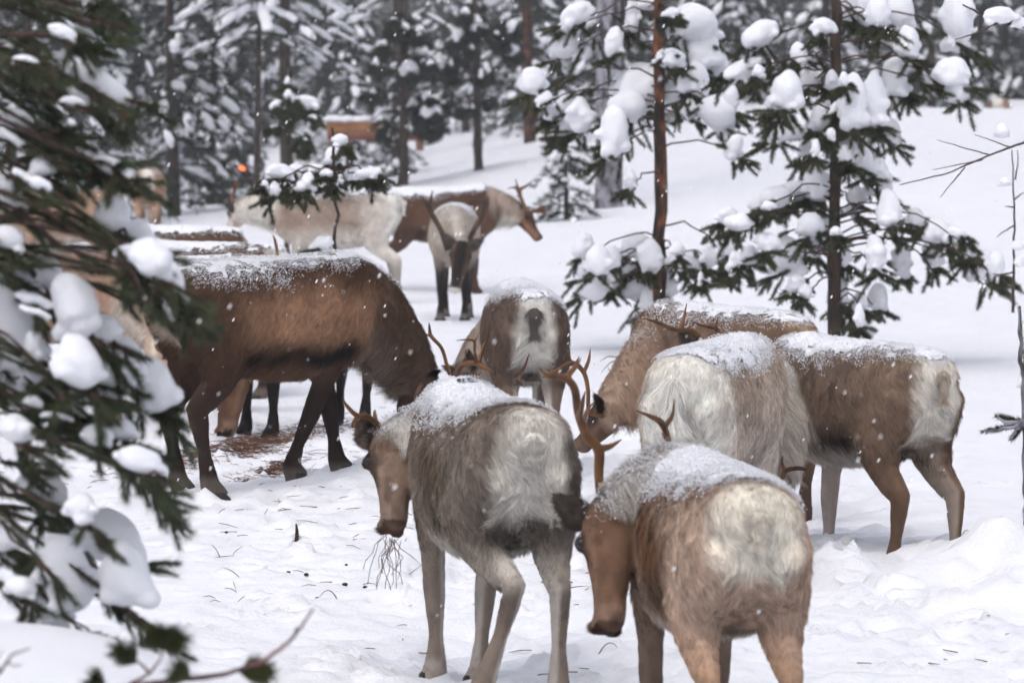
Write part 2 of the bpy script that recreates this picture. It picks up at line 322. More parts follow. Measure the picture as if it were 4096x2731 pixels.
class Deer:
    def __init__(s, key, label, coat, poll, muzzle, up=None, legs=None, neckbend=0.0, snow=1.0, vox=0.012, strands=60000, srad=0.0006, thick=1.0, snowfn=None, sag=0.0):
        h = HERD[key]; s.key, s.h, s.label, s.coat, s.snow, s.vox, s.strands, s.srad, s.thick, s.snowfn = key, h, label, coat, snow, vox, strands, srad, thick, snowfn
        s.sc = h['s']; s.ang = math.radians(h['head']); s.O = np.array([h['xy'][0], h['xy'][1], h['gz']])
        c, sn = math.cos(s.ang), math.sin(s.ang); s.Rm = np.array([[c, -sn, 0], [sn, c, 0], [0, 0, 1]])
        s.poll = s.loc(poll); s.muz = s.loc(muzzle)
        s.up = None if up is None else s.Rm.T @ nrm(np.array(up, float))
        s.neckbend = neckbend; s.sag = sag
        s.legs = {}
        for k, (kind, side) in dict(hl=('hind', 1), hr=('hind', -1), fl=('fore', 1), fr=('fore', -1)).items():
            J = np.array(STAND[kind], float); J[:, 1] *= side; J = J * s.sc
            o = (legs or {}).get(k)
            if o is not None:
                if isinstance(o, list) and len(o) == 7: J = np.array(o, float) * s.sc
                else:
                    if len(o) == 3 and o[0] > 50:      # a hoof pixel and distance
                        tgt = s.loc(o)
                    else: tgt = J[-1] + np.array(o) * s.sc
                    dlt = tgt - J[-1]; J = J + np.outer(FOLLOW, dlt)
            if not (isinstance(o, list) and len(o) == 7) and 'sink' not in h:
                wv = s.Rm @ J[-1] + s.O; dz_ = tz(wv[0], wv[1]) - .008 - wv[2]; J = J + np.outer(FOLLOW, [0, 0, min(max(dz_, -.16), .16)])
            s.legs[k] = (kind, J)
    def loc(s, q):
        rd = s.h['rump'][2]; return s.Rm.T @ (Wm(q[0], q[1], rd * KD + q[2] - rd) - s.O)
    def shape(s):
        mb = MB(); sc = s.sc; n = len(TRUNK); T = np.array(TRUNK) * sc
        ex = np.tile([0, 1.0, 0], (n, 1)); ez = np.tile([0, 0, 1.0], (n, 1))
        zoff = -s.sag * np.exp(-((T[:, 0] / sc + 0.05) / 0.28) ** 2)
        mb.loft(np.stack([T[:, 0], 0 * T[:, 0], T[:, 1] + zoff], 1), ex, ez, T[:, 2], T[:, 3], 28, 0.9)
        s.trunk = (np.stack([T[:, 0], 0 * T[:, 0], T[:, 1]], 1)[2:-1], (T[:, 3])[2:-1])
        # neck
        f = nrm(s.muz - s.poll); up = s.up if s.up is not None else np.array([1.0, 0, 0.45]) ; up = nrm(up - f * (up @ f)); sd = np.cross(up, f)
        s.f, s.u, s.sd = f, up, sd; hl = np.linalg.norm(s.muz - s.poll); s.hl = hl
        p0 = A3(.30, 0, .86) * sc; p3 = s.poll + f * hl * 0.08 - up * 0.01; ln = np.linalg.norm(p3 - p0)
        dirn = nrm(p3 - p0); p1 = p0 + (nrm(A3(.9, 0, .12 + s.neckbend))) * ln * 0.42; p2 = p3 - nrm(dirn * 0.8 + f * 0.25 - up * .25) * ln * 0.33
        t = np.linspace(0, 1, 9)[:, None]; C = (1 - t) ** 3 * p0 + 3 * (1 - t) ** 2 * t * p1 + 3 * (1 - t) * t * t * p2 + t ** 3 * p3
        tg = nrm(np.gradient(C, axis=0)); S = []; U = []
        for k in range(9):
            w = t[k, 0]; sv = (1 - w) * A3(0, 1, 0) + w * sd; sv = nrm(sv - tg[k] * (sv @ tg[k])); S.append(sv); U.append(np.cross(tg[k], sv))
        hb = np.interp(t[:, 0], [0, .3, .6, 1], [.225, .200, .150, .100]) * sc; wa = np.interp(t[:, 0], [0, .3, .6, 1], [.150, .125, .098, .074]) * sc
        U = np.array(U); S = np.array(S)
        Cl = C - U * (np.interp(t[:, 0], [0, .5, 1], [0.0, .035, .01]) * sc)[:, None]
        mb.loft(Cl, S, U, wa, hb, 18, 0.95); s.neck = (Cl, hb, U)
        # head: wedge with brow, narrow nose bridge and a square soft muzzle
        q = np.array([-.10, 0, .12, .28, .42, .58, .74, .86, .94, .99]); hw = np.array([.030, .064, .080, .080, .064, .052, .045, .046, .038, .016]); hh = np.array([.045, .080, .098, .100, .086, .070, .060, .057, .047, .022]); dz = np.array([.0, .0, .0, -.006, -.014, -.018, -.020, -.022, -.024, -.024])
        k = hl / 0.40 if hl > 0.2 else 1.0; k = min(max(k, .8), 1.15)
        C = s.poll + np.outer(q * hl, f) + np.outer(dz * k, up)
        mb.loft(C, np.tile(sd, (10, 1)), np.tile(up, (10, 1)), hw * k, hh * k, 18, 0.92); s.headline = (C[1:-1], (hh * k)[1:-1]); s.hk = k
        jq = np.array([.18, .30, .48, .66, .82, .92]); mb.loft(s.poll + np.outer(jq * hl, f) - np.outer(np.array([.052, .066, .066, .058, .052, .048]) * k, up), np.tile(sd, (6, 1)), np.tile(up, (6, 1)), np.array([.030, .048, .042, .034, .032, .018]) * k, np.array([.03, .038, .032, .026, .022, .012]) * k, 12)
        for side in (1, -1): V, F = ICO[2]; mb.add(V * np.array([.026, .026, .026]) * k + s.poll + f * hl * .93 + sd * side * .026 * k + up * .012 * k, F)
        for side in (1, -1):   # brow ridges
            e = s.poll + f * hl * .26 + sd * side * .060 * k + up * .050 * k
            V, F = ICO[2]; mb.add(V * np.array([.03, .03, .03]) * k + e, F)
        s.legline = []
        for kk, (kind, J) in s.legs.items():
            R = np.array(RAD[kind]) * sc
            # denser joints
            sg = math.copysign(1, J[0, 1]); J = np.concatenate([[J[0] + np.array([.03 if kind == 'hind' else 0, -sg * .045, .10]) * sc], J]); R = np.concatenate([[R[0] * np.array([.45, .55])], R])
            tt = np.linspace(0, len(J) - 1, 22); J2 = np.stack([np.interp(tt, np.arange(len(J)), J[:, c]) for c in range(3)], 1)
            Ra = np.interp(tt, np.arange(len(J)), R[:, 0]); Rb = np.interp(tt, np.arange(len(J)), R[:, 1])
            tg = nrm(np.gradient(J2, axis=0)); sv = np.tile([0, 1.0, 0], (len(J2), 1)); sv = nrm(sv - tg * (sv * tg).sum(1)[:, None]); uv = np.cross(tg, sv)
            mb.loft(J2, sv, uv, Ra, Rb, 14); s.legline.append((kk, J[1:], R[1:].mean(1)))
        o = mb.build('body', M_skin)
        m = o.modifiers.new('r', 'REMESH'); m.mode = 'VOXEL'; m.voxel_size = s.vox; m.use_smooth_shade = True
        m = o.modifiers.new('s', 'SMOOTH'); m.factor = 0.5; m.iterations = 7 if s.vox < .014 else 4
        s.tmp = o
    # --- coat colour of points, in the animal's own frame
    def colour(s, P, Nn):
        c = s.coat; sc = s.sc; Q = P / sc; g = lambda k, d: np.array(c.get(k, c.get(d, d)) if isinstance(d, str) else c.get(k, d), float)
        dt, _, _ = seg_dist(P, *s.trunk); dn, tn, nn = seg_dist(P, s.neck[0], s.neck[1]); dh, th, nh = seg_dist(P, *s.headline)
        dl = np.full(len(P), 9.0); hindm = np.zeros(len(P))
        for kk, J, R in s.legline:
            d, _, _ = seg_dist(P, J[1:], R[1:]); hindm = np.where(d < dl, 1.0 if kk[0] == 'h' else 0.0, hindm); dl = np.minimum(dl, d)
        tz_ = (Q[:, 2] - .53) / .53; nzv = fbm(P * 5 + 3.1 * len(s.label), 3); nz2 = fbm(P * 16, 2); tz_ = tz_ + .22 * (nzv - .5)
        mix = lambda a, bb, w: a * (1 - w[:, None]) + bb * w[:, None]
        back, side, low, belly = g('back', None), g('side', None), g('low', 'side'), g('belly', None)
        col = mix(np.tile(low, (len(P), 1)), side, ss(.18, .48, tz_)); col = mix(col, np.tile(back, (len(P), 1)), ss(.58, .92, tz_))
        st = c.get('stripe_w', 0.0) * np.exp(-((tz_ - c.get('stripe_z', .20)) / .10) ** 2) * ss(-.36, -.18, Q[:, 0]) * (1 - ss(.30, .46, Q[:, 0]))
        col = mix(col, np.tile(g('stripe', (0.02, .014, .012)), (len(P), 1)), np.clip(st, 0, 1))
        col = mix(col, np.tile(belly, (len(P), 1)), ss(.3, .75, -Nn[:, 2]) * (1 - ss(.05, .22, tz_)))
        th_ = g('thigh', 'side'); col = mix(col, np.tile(th_, (len(P), 1)), (1 - ss(-.38, -.20, Q[:, 0])) * (1 - ss(.70, .95, tz_)) * c.get('thigh_w', .8))
        # pale or dark mottling
        col = mix(col, np.tile(g('mot', 'side'), (len(P), 1)), c.get('mot_w', .35) * ss(.48, .68, fbm(P * 3.3 + 11, 3)))
        stv = c.get('streak', 0) * ss(.54, .68, fbm(P * np.array([24., 24., 3.2]) + 8, 2)) * ss(-.25, -.05, Q[:, 0]) * (1 - ss(.40, .55, Q[:, 0])) * ss(.15, .3, tz_) * (1 - ss(.7, .9, tz_)); col = mix(col, np.tile([.03, .02, .017], (len(P), 1)), stv)
        # white patch round the tail
        rz, rw, rl = c.get('rump_z', .86), c.get('rump_w', .12) * 1.12, c.get('rump_l', .24)
        e = ((Q[:, 0] + .60) / (c.get('rump_d', .16) + .06)) ** 2 + (Q[:, 1] / (rw * (1.0 + .35 * (nzv - .5)))) ** 2 + ((Q[:, 2] - rz) / rl) ** 2
        col = mix(col, np.tile(g('rump', (.78, .73, .66)), (len(P), 1)), 1 - ss(.50, 1.50, e + 1.0 * (fbm(P * np.array([13., 13., 4.]) + 5, 3) - .5)))
        # legs
        hi_, lo_ = g('leg_hi', 'thigh' if 'thigh' in c else 'side'), g('leg_lo', 'side')
        lc = mix(np.tile(lo_, (len(P), 1)), hi_, ss(.30, .52, Q[:, 2] + .1 * (nzv - .5)))
        fore = np.tile(g('foreleg', 'leg_lo' if 'leg_lo' in c else 'side'), (len(P), 1)); lc = np.where(hindm[:, None] > .5, lc, mix(lc, fore, np.full(len(P), .9)))
        lc = mix(lc, np.tile(g('hock', 'leg_lo' if 'leg_lo' in c else 'side'), (len(P), 1)), np.exp(-((Q[:, 2] - .40) / .08) ** 2) * hindm * c.get('hock_w', 0))
        lc = mix(lc, np.tile(g('inner', lo_), (len(P), 1)), ss(.2, .7, -Nn[:, 1] * np.sign(Q[:, 1])) * c.get('inner_w', .0))
        lc = mix(lc, np.tile(g('sock', 'leg_lo' if 'leg_lo' in c else 'side'), (len(P), 1)), 1 - ss(.08, .13, Q[:, 2]))
        wl = (1 - ss(.44, .66, Q[:, 2])) * (1 - ss(1.0, 1.5, dl)); wl = np.where((dn < 1.1) | (dh < 1.1), 0, wl); col = mix(col, lc, wl)
        # neck and head
        kk = np.clip((tn * 8).round().astype(int), 0, 8); un = s.neck[2][kk]; vent = ((P - nn) * un).sum(1) / s.neck[1][kk]
        nc = mix(np.tile(g('neck', 'side'), (len(P), 1)), g('mane', 'belly'), ss(.05, .75, -vent + .3 * (nzv - .5)))
        nc = mix(nc, np.tile(g('back', None), (len(P), 1)), ss(.5, 1.0, vent) * .5)
        wn_ = ss(.12, .30, tn) * (1 - ss(.0, .35, dn - np.minimum(dt, 1.3))); col = mix(col, nc, wn_)
        hv = ((P - nh) @ s.u) / (0.08 * s.hk)
        lat = np.abs((P - nh) @ s.sd) / (0.075 * s.hk)
        hc = mix(np.tile(g('cheek', 'neck' if 'neck' in c else 'side'), (len(P), 1)), g('face', 'neck' if 'neck' in c else 'side'), ss(.1, .7, hv + .3 * (nzv - .5)) * (1 - ss(.35, .75, lat + .25 * (nzv - .5))))
        hc = mix(hc, np.minimum(hc * 1.7 + .05, .8), np.exp(-((hv + .25 - .5 * (th - .3)) / .22) ** 2) * ss(.1, .3, th) * (1 - ss(.6, .8, th)) * c.get('cheekband', .35))
        hc = mix(hc, np.tile(g('muz', (.03, .018, .014)), (len(P), 1)), ss(.88, .975, th + .05 * (nzv - .5)) * (ss(-.5, .2, hv)))
        hc = mix(hc, np.tile(g('lip', (.45, .40, .36)), (len(P), 1)), ss(.86, .96, th) * ss(.1, .5, -hv))
        hc = mix(hc, np.minimum(hc * 1.5 + .10, .8), np.exp(-((th - .84) / .06) ** 2) * ss(-.6, .1, -hv + .3) * c.get('ring', .35))
        hc = hc * (1 - .45 * np.exp(-((th - .34) / .12) ** 2) * ss(-.1, .5, hv))[:, None]
        nv = np.minimum(*[np.linalg.norm(P - (s.poll + s.f * s.hl * .95 + s.sd * sd_ * .036 * s.hk + s.u * .016 * s.hk), axis=1) for sd_ in (1, -1)])
        hc = mix(hc, np.tile([.012, .009, .008], (len(P), 1)), 1 - ss(.010, .022, nv))
        hc = mix(hc, np.tile([.03, .02, .016], (len(P), 1)), np.exp(-((hv + .62 + .1 * (nzv - .5)) / .10) ** 2) * ss(.70, .84, th) * .3)
        hc = hc * (.55 + .9 * fbm(P * 22 + 3, 3))[:, None]
        hc = mix(hc, np.tile(g('lip', (.45, .40, .36)), (len(P), 1)), ss(.93, .985, th) * c.get('lipfront', 0))
        ec = np.minimum(*[np.linalg.norm(P - (s.poll + s.f * s.hl * .27 + s.sd * sd_ * .072 * s.hk + s.u * .035 * s.hk), axis=1) for sd_ in (1, -1)])
        hc = mix(hc, np.tile([.03, .02, .016], (len(P), 1)), (1 - ss(.02, .05, ec)) * .8)
        wh = (1 - ss(-.05, .25, dh - np.minimum(dn, 1.2))) * ss(.02, .10, th + .05); col = mix(col, hc, np.where(dh < 1.35, wh, 0))
        col = col * (0.80 + .40 * nz2)[:, None] * (0.90 + .2 * nzv)[:, None]
        s._w = dict(neck=wn_, head=np.where(dh < 1.35, wh, 0), leg=wl, vent=vent)
        return np.clip(col, 0.004, .92)
    def ear(s, side, parent):
        e = s.earspec[0 if side > 0 else 1] if getattr(s, 'earspec', None) else None
        b = s.poll + s.f * .03 * s.hk + s.sd * side * .062 * s.hk + s.u * .035 * s.hk
        d = nrm(s.sd * side * .80 + s.u * .28 - s.f * .42) if e is None else nrm(s.Rm.T @ np.array(e, float))
        w = nrm(np.cross(d, s.f * .7 + s.u * .5)) if e is None else nrm(np.cross(d, s.Rm.T @ np.array([.15, -1., .1]))); nn = np.cross(d, w)
        q = np.array([0, .12, .3, .5, .7, .86, .96, 1]); L_ = (.118 if s.key == 'B' else .135) * s.hk
        C = b + np.outer(q * L_ - .012, d) + np.outer(.012 * np.sin(q * 3.1), nn) + np.outer(.028 * q ** 2, -w if w[2] < 0 else w)
        mb = MB(); mb.loft(C, np.tile(w, (8, 1)), np.tile(nn, (8, 1)), np.array([.024, .038, .045, .040, .030, .019, .009, .002]) * s.hk, np.array([.014, .014, .011, .009, .007, .006, .004, .002]) * s.hk, 14)
        o = mb.build('ear', M_skin, parent); V = np.zeros(len(o.data.vertices) * 3); o.data.vertices.foreach_get('co', V)
        ec = np.array(s.coat.get('ear', (.06, .045, .038)), float); V = V.reshape(-1, 3)
        cc = np.tile(ec, (len(V), 1)) * (.6 + .8 * fbm(V * 30, 2))[:, None]
        putcol(o.data, cc); return o, V, cc
    def dress(s, me):
        root = empty('reindeer', s.O, s.ang); s.root = root; tag(root, s.label, 'reindeer', 'reindeer herd')
        n = len(me.vertices); V = np.zeros(n * 3); me.vertices.foreach_get('co', V); V = V.reshape(-1, 3)
        Nn = np.zeros(n * 3); me.vertices.foreach_get('normal', Nn); Nn = Nn.reshape(-1, 3)
        col = s.colour(V, Nn); wt = s._w
        me.materials.clear(); me.materials.append(M_skin); body = link('body', me, root); putcol(me, col)
        me.calc_loop_triangles(); T = np.zeros(len(me.loop_triangles) * 3, np.int32); me.loop_triangles.foreach_get('vertices', T); T = T.reshape(-1, 3)
        R_ = np.random.RandomState(abs(hash(s.key)) % 1000 if False else sum(map(ord, s.key)))
        # ---- settled snow on the upward parts
        upm = Nn[:, 2] + .75 * (fbm(V * np.array([5., 7., 5.]) + 2, 3) - .5) + (.55 if s.thick < 1.4 else .1) * (fbm(V * 27, 2) - .5)
        sm = ss(.50, 1.02, upm) * (1 - wt['leg']) * (1 - .8 * wt['head']) * np.where(V[:, 0] / s.sc < .34, ss(.86, .97, V[:, 2] / s.sc + .10 * (fbm(V * 6 + 9, 2) - .5)), ss(.45, .7, V[:, 2] / s.sc)) * (1 - .72 * wt['neck'])
        if s.snowfn: sm = sm * s.snowfn(V / s.sc)
        sm = np.clip(sm * s.snow, 0, 1)
        if s.snow > 0.05:
            keep = np.all(sm[T] > .68, axis=1); used = np.unique(T[keep])
            if keep.sum() > 30:
                rm = np.full(n, -1); rm[used] = np.arange(len(used))
                off = (.004 + s.thick * .014 * ss(.66, 1.0, sm) * (.35 + 1.3 * fbm(V * 30, 3)))[used]
                shell = mk('settled_snow', V[used] + Nn[used] * off[:, None] * .7 + A3(0, 0, 1) * off[:, None] * .3, [rm[T[keep]]], M_backsnow, root)
        # ---- tail, hooves, ears, eyes
        tp = A3(-.615, 0, .965) * s.sc; mb = MB(); tq = np.linspace(0, 1, 6)
        C = tp + np.outer(tq, A3(-.040, 0, -.10) * s.sc * s.coat.get('tails', 1.0)) + np.outer(tq ** 2, A3(.025, 0, -.02)); mb.loft(C, np.tile([0, 1., 0], (6, 1)), np.tile(nrm(A3(-1, 0, .3)), (6, 1)), np.array([.02, .026, .026, .022, .015, .005]) * s.sc * s.coat.get('tailw', 1.0), np.array([.022, .026, .024, .02, .014, .005]) * s.sc, 12)
        tail = mb.build('tail', M_skin, root); tv = np.concatenate(mb.V); tc_ = np.tile(np.array(s.coat.get('tail', s.coat.get('rump', (.75, .7, .64))), float), (len(tv), 1)); putcol(tail.data, tc_)
        for kk, (kind, J) in s.legs.items():
            d = J[-1] - J[-2]; d = nrm(A3(d[0] + .02, d[1], 0)); sd = A3(-d[1], d[0], 0); mb = MB()
            for q in (-1, 1):
                a = J[-1] + sd * q * .022 * s.sc - d * .035 * s.sc; P = np.array([a + A3(0, 0, .012), a + d * .045 + A3(0, 0, .004) + sd * q * .006, a + d * .085 - A3(0, 0, .012) + sd * q * .004, a + d * .108 - A3(0, 0, .024)])
                mb.loft(P, np.tile(sd, (4, 1)), np.tile([0, 0, 1.], (4, 1)), np.array([.024, .026, .019, .005]) * s.sc, np.array([.034, .034, .020, .006]) * s.sc, 10)
            mb.build('hoof', M_hoof, root)
        earsV, earsC = [], []
        for side in (1, -1):
            o, v, c_ = s.ear(side, root); earsV.append((o, v, c_))
            e = s.poll + s.f * s.hl * .275 + s.sd * side * .074 * s.hk + s.u * .034 * s.hk
            Vv, Ff = ICO[2]; mk('eye', Vv * .0165 * s.hk + e, [Ff], M_eye, root)
        # ---- fur
        ns = s.strands
        def sample(Vs, Ts, Ns, Cs, k, extra=None, wgt=None):
            a, b_, c_ = Vs[Ts[:, 0]], Vs[Ts[:, 1]], Vs[Ts[:, 2]]; ar = np.linalg.norm(np.cross(b_ - a, c_ - a), axis=1); ar = ar if wgt is None else ar * wgt; cdf = np.cumsum(ar); cdf /= cdf[-1]
            i = np.searchsorted(cdf, R_.rand(k)); u, v = R_.rand(k), R_.rand(k); m = u + v > 1; u[m] = 1 - u[m]; v[m] = 1 - v[m]; w = 1 - u - v
            f = lambda A: (A[Ts[i, 0]].T * w + A[Ts[i, 1]].T * u + A[Ts[i, 2]].T * v).T
            return f(Vs), nrm(f(Ns)), f(Cs), ([f(x) for x in extra] if extra else None)
        P, Np, Cp, ex = sample(V, T, Nn, col, ns, [sm, wt['neck'], wt['head'], wt['leg'], wt['vent']], (1 + 2.5 * wt['head'] + .6 * wt['leg'])[T[:, 0]])
        smp, wn_, wh, wl, ve = ex
        Ln = .033 * np.ones(ns); Ln = Ln * (1 + 1.3 * wn_ * ss(.1, .8, -ve)) * (1 - .70 * wl) * (1 - .72 * wh); Ln = Ln * (1 + .45 * ss(.4, .8, -Np[:, 2]) * (1 - wl) * (1 - wh))
        Ln *= s.sc * (.65 + .7 * R_.rand(ns)) * s.coat.get('fur', 1.0)
        flow = np.tile(A3(-.62, 0, -.62), (ns, 1)); flow[:, 2] -= .5 * wl; flow[:, 0] += .55 * wl
        flow = flow * (1 - wh[:, None]) - s.f * wh[:, None]
        flow = flow + .55 * np.stack([fbm(P * 7 + o_, 2) - .5 for o_ in (1, 17, 29)], 1) * 1.6
        parts = [(P, Np, Cp, Ln, flow, smp)]
        if ns >= 20000:
            me_t = tail.data; k = ns // 30; tn_ = np.zeros(len(me_t.vertices) * 3); me_t.vertices.foreach_get('normal', tn_); tn_ = tn_.reshape(-1, 3); me_t.calc_loop_triangles(); TT = np.zeros(len(me_t.loop_triangles) * 3, np.int32); me_t.loop_triangles.foreach_get('vertices', TT)
            p, q, c_, _ = sample(tv, TT.reshape(-1, 3), tn_, tc_ * (.85 + .3 * R_.rand(len(tv), 1)), k); parts.append((p, q, c_, np.full(k, s.coat.get('taillen', .045) * s.sc) * (.6 + .6 * R_.rand(k)), np.tile(A3(-.15, 0, -1.), (k, 1)) + .20 * R_.randn(k, 3), np.zeros(k)))
            for o, v, c0 in earsV:
                m_ = o.data; en = np.zeros(len(v) * 3); m_.vertices.foreach_get('normal', en); m_.calc_loop_triangles(); TT = np.zeros(len(m_.loop_triangles) * 3, np.int32); m_.loop_triangles.foreach_get('vertices', TT)
                k = ns // 45; p, q, c_, _ = sample(v, TT.reshape(-1, 3), en.reshape(-1, 3), np.clip(c0 * (.5 + 1.6 * R_.rand(len(c0), 1) ** 2), 0, .9), k); dd = nrm(v.mean(0) - (s.poll)); parts.append((p, q, c_, np.full(k, .024) * (.5 + .9 * R_.rand(k)), np.tile(dd, (k, 1)) + .3 * R_.randn(k, 3), np.zeros(k)))
        P, Np, Cp, Ln, flow, smp = [np.concatenate(z) for z in zip(*parts)]; ns = len(P)
        tang = flow - Np * (flow * Np).sum(1)[:, None]; tang = nrm(tang)
        lock = np.stack([vn(P * 42 + o_) - .5 for o_ in (3, 13, 23)], 1)
        d0 = nrm(tang * .95 + Np * .42 + lock * .45 + .13 * R_.randn(ns, 3)); d1 = nrm(tang * 1.0 + Np * .10 + lock * .55 + A3(0, 0, -.12))
        wsn = R_.rand(ns) < np.clip(smp ** .9 * 1.05 - .05, 0, 1); Ln = np.where(wsn, Ln * .75, Ln)
        C = Cp * ((.66 + .68 * R_.rand(ns)) * (.66 + .68 * vn(P * 55 + 40)))[:, None]; C = np.where(wsn[:, None], np.array([.82, .82, .87]) * (.85 + .15 * R_.rand(ns))[:, None], C)
        K = 4; tq = np.linspace(0, 1, K); pos = np.zeros((ns, K, 3))
        for j, q in enumerate(tq): pos[:, j] = P - Np * .002 + Ln[:, None] * (d0 * (q - .5 * q * q) + d1 * (.5 * q * q))
        hc = bpy.data.hair_curves.new('fur'); hc.add_curves([K] * ns)
        hc.attributes['position'].data.foreach_set('vector', pos.astype(np.float32).ravel())
        ra = hc.attributes.get('radius') or hc.attributes.new('radius', 'FLOAT', 'POINT')
        rr = np.tile(np.array([1.0, .95, .75, .25]) * s.srad, (ns, 1)) * np.where(wsn, 1.5, 1.0)[:, None]; ra.data.foreach_set('value', rr.astype(np.float32).ravel())
        ca = hc.attributes.new('coat', 'FLOAT_COLOR', 'CURVE'); ca.data.foreach_set('color', np.concatenate([C, np.ones((ns, 1))], 1).astype(np.float32).ravel())
        hc.materials.append(M_fur); link('fur', hc, root)
        # ---- loose grains at the ragged edge of the snow
        if s.snow > .05 and s.strands >= 20000:
            k = int(s.strands * .6 * s.snow); w = np.clip(sm, 0, 1) ** .7 * (1 - .6 * ss(.6, 1, sm))
            p, q, _, ex = sample(V, T, Nn, col, k * 4, [w]); m = R_.rand(len(p)) < ex[0] * .9; p, q = p[m], q[m]
            gp = p + q * (.006 + .020 * R_.rand(len(p)))[:, None]; VV, FF = scatter(OCT, gp, (.0010 + .0024 * R_.rand(len(p)) ** 2))
            g_ = mk('snow_grains', VV, [FF], M_backsnow, root); g_['kind'] = 'stuff'
        bpy.data.objects.remove(s.tmp)
    def antler(s, beams, d, side=1):
        """beams: lists of (px, py, depth offset, radius) read off the photograph, base first"""
        mb = MB()
        for bm in beams:
            P = np.array([s.loc((q[0], q[1], d + q[2])) for q in bm]); r = .9 * np.array([q[3] for q in bm]) * (2.0 if s.key == 'H' else 1.5 if s.h['rump'][2] > 15 else 1.0)
            t = np.linspace(0, len(P) - 1, 4 * (len(P) - 1) + 1); i = np.arange(len(P))
            def cr(a):
                e = np.concatenate([[2 * a[0] - a[1]], a, [2 * a[-1] - a[-2]]]); k = np.minimum(t.astype(int), len(a) - 2); u = (t - k)
                if a.ndim > 1: u = u[:, None]
                p0, p1, p2, p3 = e[k], e[k + 1], e[k + 2], e[k + 3]
                return .5 * (2 * p1 + (p2 - p0) * u + (2 * p0 - 5 * p1 + 4 * p2 - p3) * u ** 2 + (3 * p1 - p0 - 3 * p2 + p3) * u ** 3)
            mb.tube(cr(P), np.maximum(np.interp(t, i, r), .0015), 9)
        o = mb.build('antler', M_antler_dark if s.key == 'H' else M_antler, s.root)
        if s.h['rump'][2] < 13:
            m = o.modifiers.new('fuse', 'REMESH'); m.mode = 'VOXEL'; m.voxel_size = 0.0035; m.use_smooth_shade = True
            m = o.modifiers.new('soft', 'SMOOTH'); m.factor = .5; m.iterations = 5
def putcol(me, c):
    a = me.attributes.new('coat', 'FLOAT_COLOR', 'POINT'); a.data.foreach_set('color', np.concatenate([c, np.ones((len(c), 1))], 1).astype(np.float32).ravel())

# coats
C_A = dict(tails=.45, tailw=.8, back=(.26, .19, .145), side=(.185, .135, .10), low=(.30, .24, .19), belly=(.70, .66, .61), rump=(.80, .75, .68), rump_w=.125, rump_l=.40, rump_d=.10, rump_z=.76, thigh=(.185, .145, .118), thigh_w=.9, mot=(.40, .33, .28), mot_w=.4,
           leg_hi=(.46, .40, .345), leg_lo=(.30, .235, .19), foreleg=(.30, .235, .19), hock=(.11, .075, .055), hock_w=.75, inner=(.6, .55, .5), inner_w=.6, sock=(.42, .36, .31), neck=(.62, .58, .53), mane=(.74, .71, .66), face=(.15, .095, .068), cheek=(.235, .155, .112), muz=(.10, .05, .03), lip=(.12, .07, .05), ear=(.22, .16, .13), stripe=(.07, .05, .04), stripe_w=.6, stripe_z=.26)
C_B = dict(back=(.20, .10, .055), side=(.24, .125, .07), streak=.8, low=(.34, .21, .135), belly=(.72, .68, .62), rump=(.80, .74, .64), rump_w=.15, rump_l=.20, rump_d=.09, rump_z=.93, thigh=(.52, .375, .29), thigh_w=.9, mot=(.60, .46, .37), mot_w=.4,
           leg_hi=(.46, .29, .19), leg_lo=(.24, .13, .075), foreleg=(.20, .14, .11), sock=(.5, .45, .4), neck=(.30, .20, .14), mane=(.62, .56, .50), face=(.14, .07, .042), cheek=(.21, .115, .07), muz=(.05, .025, .018), lip=(.10, .06, .045), ear=(.10, .075, .062), tail=(.80, .73, .63), tails=.7, stripe=(.03, .02, .018), stripe_w=.55, stripe_z=.3)
C_C = dict(back=(.48, .38, .31), side=(.58, .48, .41), low=(.68, .61, .54), belly=(.75, .71, .66), rump=(.84, .80, .73), rump_w=.17, rump_l=.42, rump_d=.24, rump_z=.78, thigh=(.56, .47, .40), thigh_w=.6, mot=(.32, .235, .18), mot_w=.6,
           leg_hi=(.62, .55, .49), leg_lo=(.45, .38, .32), neck=(.6, .54, .48), mane=(.72, .68, .62), face=(.4, .32, .26), cheek=(.5, .42, .35), tail=(.86, .83, .77), taillen=.12, tails=1.5)
C_D = dict(back=(.26, .17, .115), side=(.33, .22, .155), low=(.36, .235, .165), belly=(.5, .42, .35), rump=(.42, .27, .17), thigh=(.33, .18, .095), mot=(.2, .12, .08), leg_lo=(.12, .07, .05), neck=(.35, .245, .18), mane=(.36, .24, .17), face=(.08, .05, .035), cheek=(.17, .095, .06), ear=(.06, .04, .03), rump_w=.1)
C_E = dict(streak=.6, back=(.17, .115, .085), side=(.255, .17, .12), low=(.25, .165, .12), belly=(.72, .68, .63), rump=(.80, .74, .66), rump_w=.115, rump_l=.34, rump_d=.15, rump_z=.80, thigh=(.235, .145, .095), thigh_w=.95, mot=(.36, .26, .19), mot_w=.35, stripe=(.025, .018, .015), stripe_w=.9, stripe_z=.22,
           leg_hi=(.22, .13, .085), leg_lo=(.17, .10, .065), inner=(.6, .54, .48), inner_w=.3, foreleg=(.38, .30, .25), neck=(.36, .28, .22), mane=(.55, .49, .43), tail=(.44, .36, .29), tails=1.1, tailw=.7, ear=(.3, .22, .18))
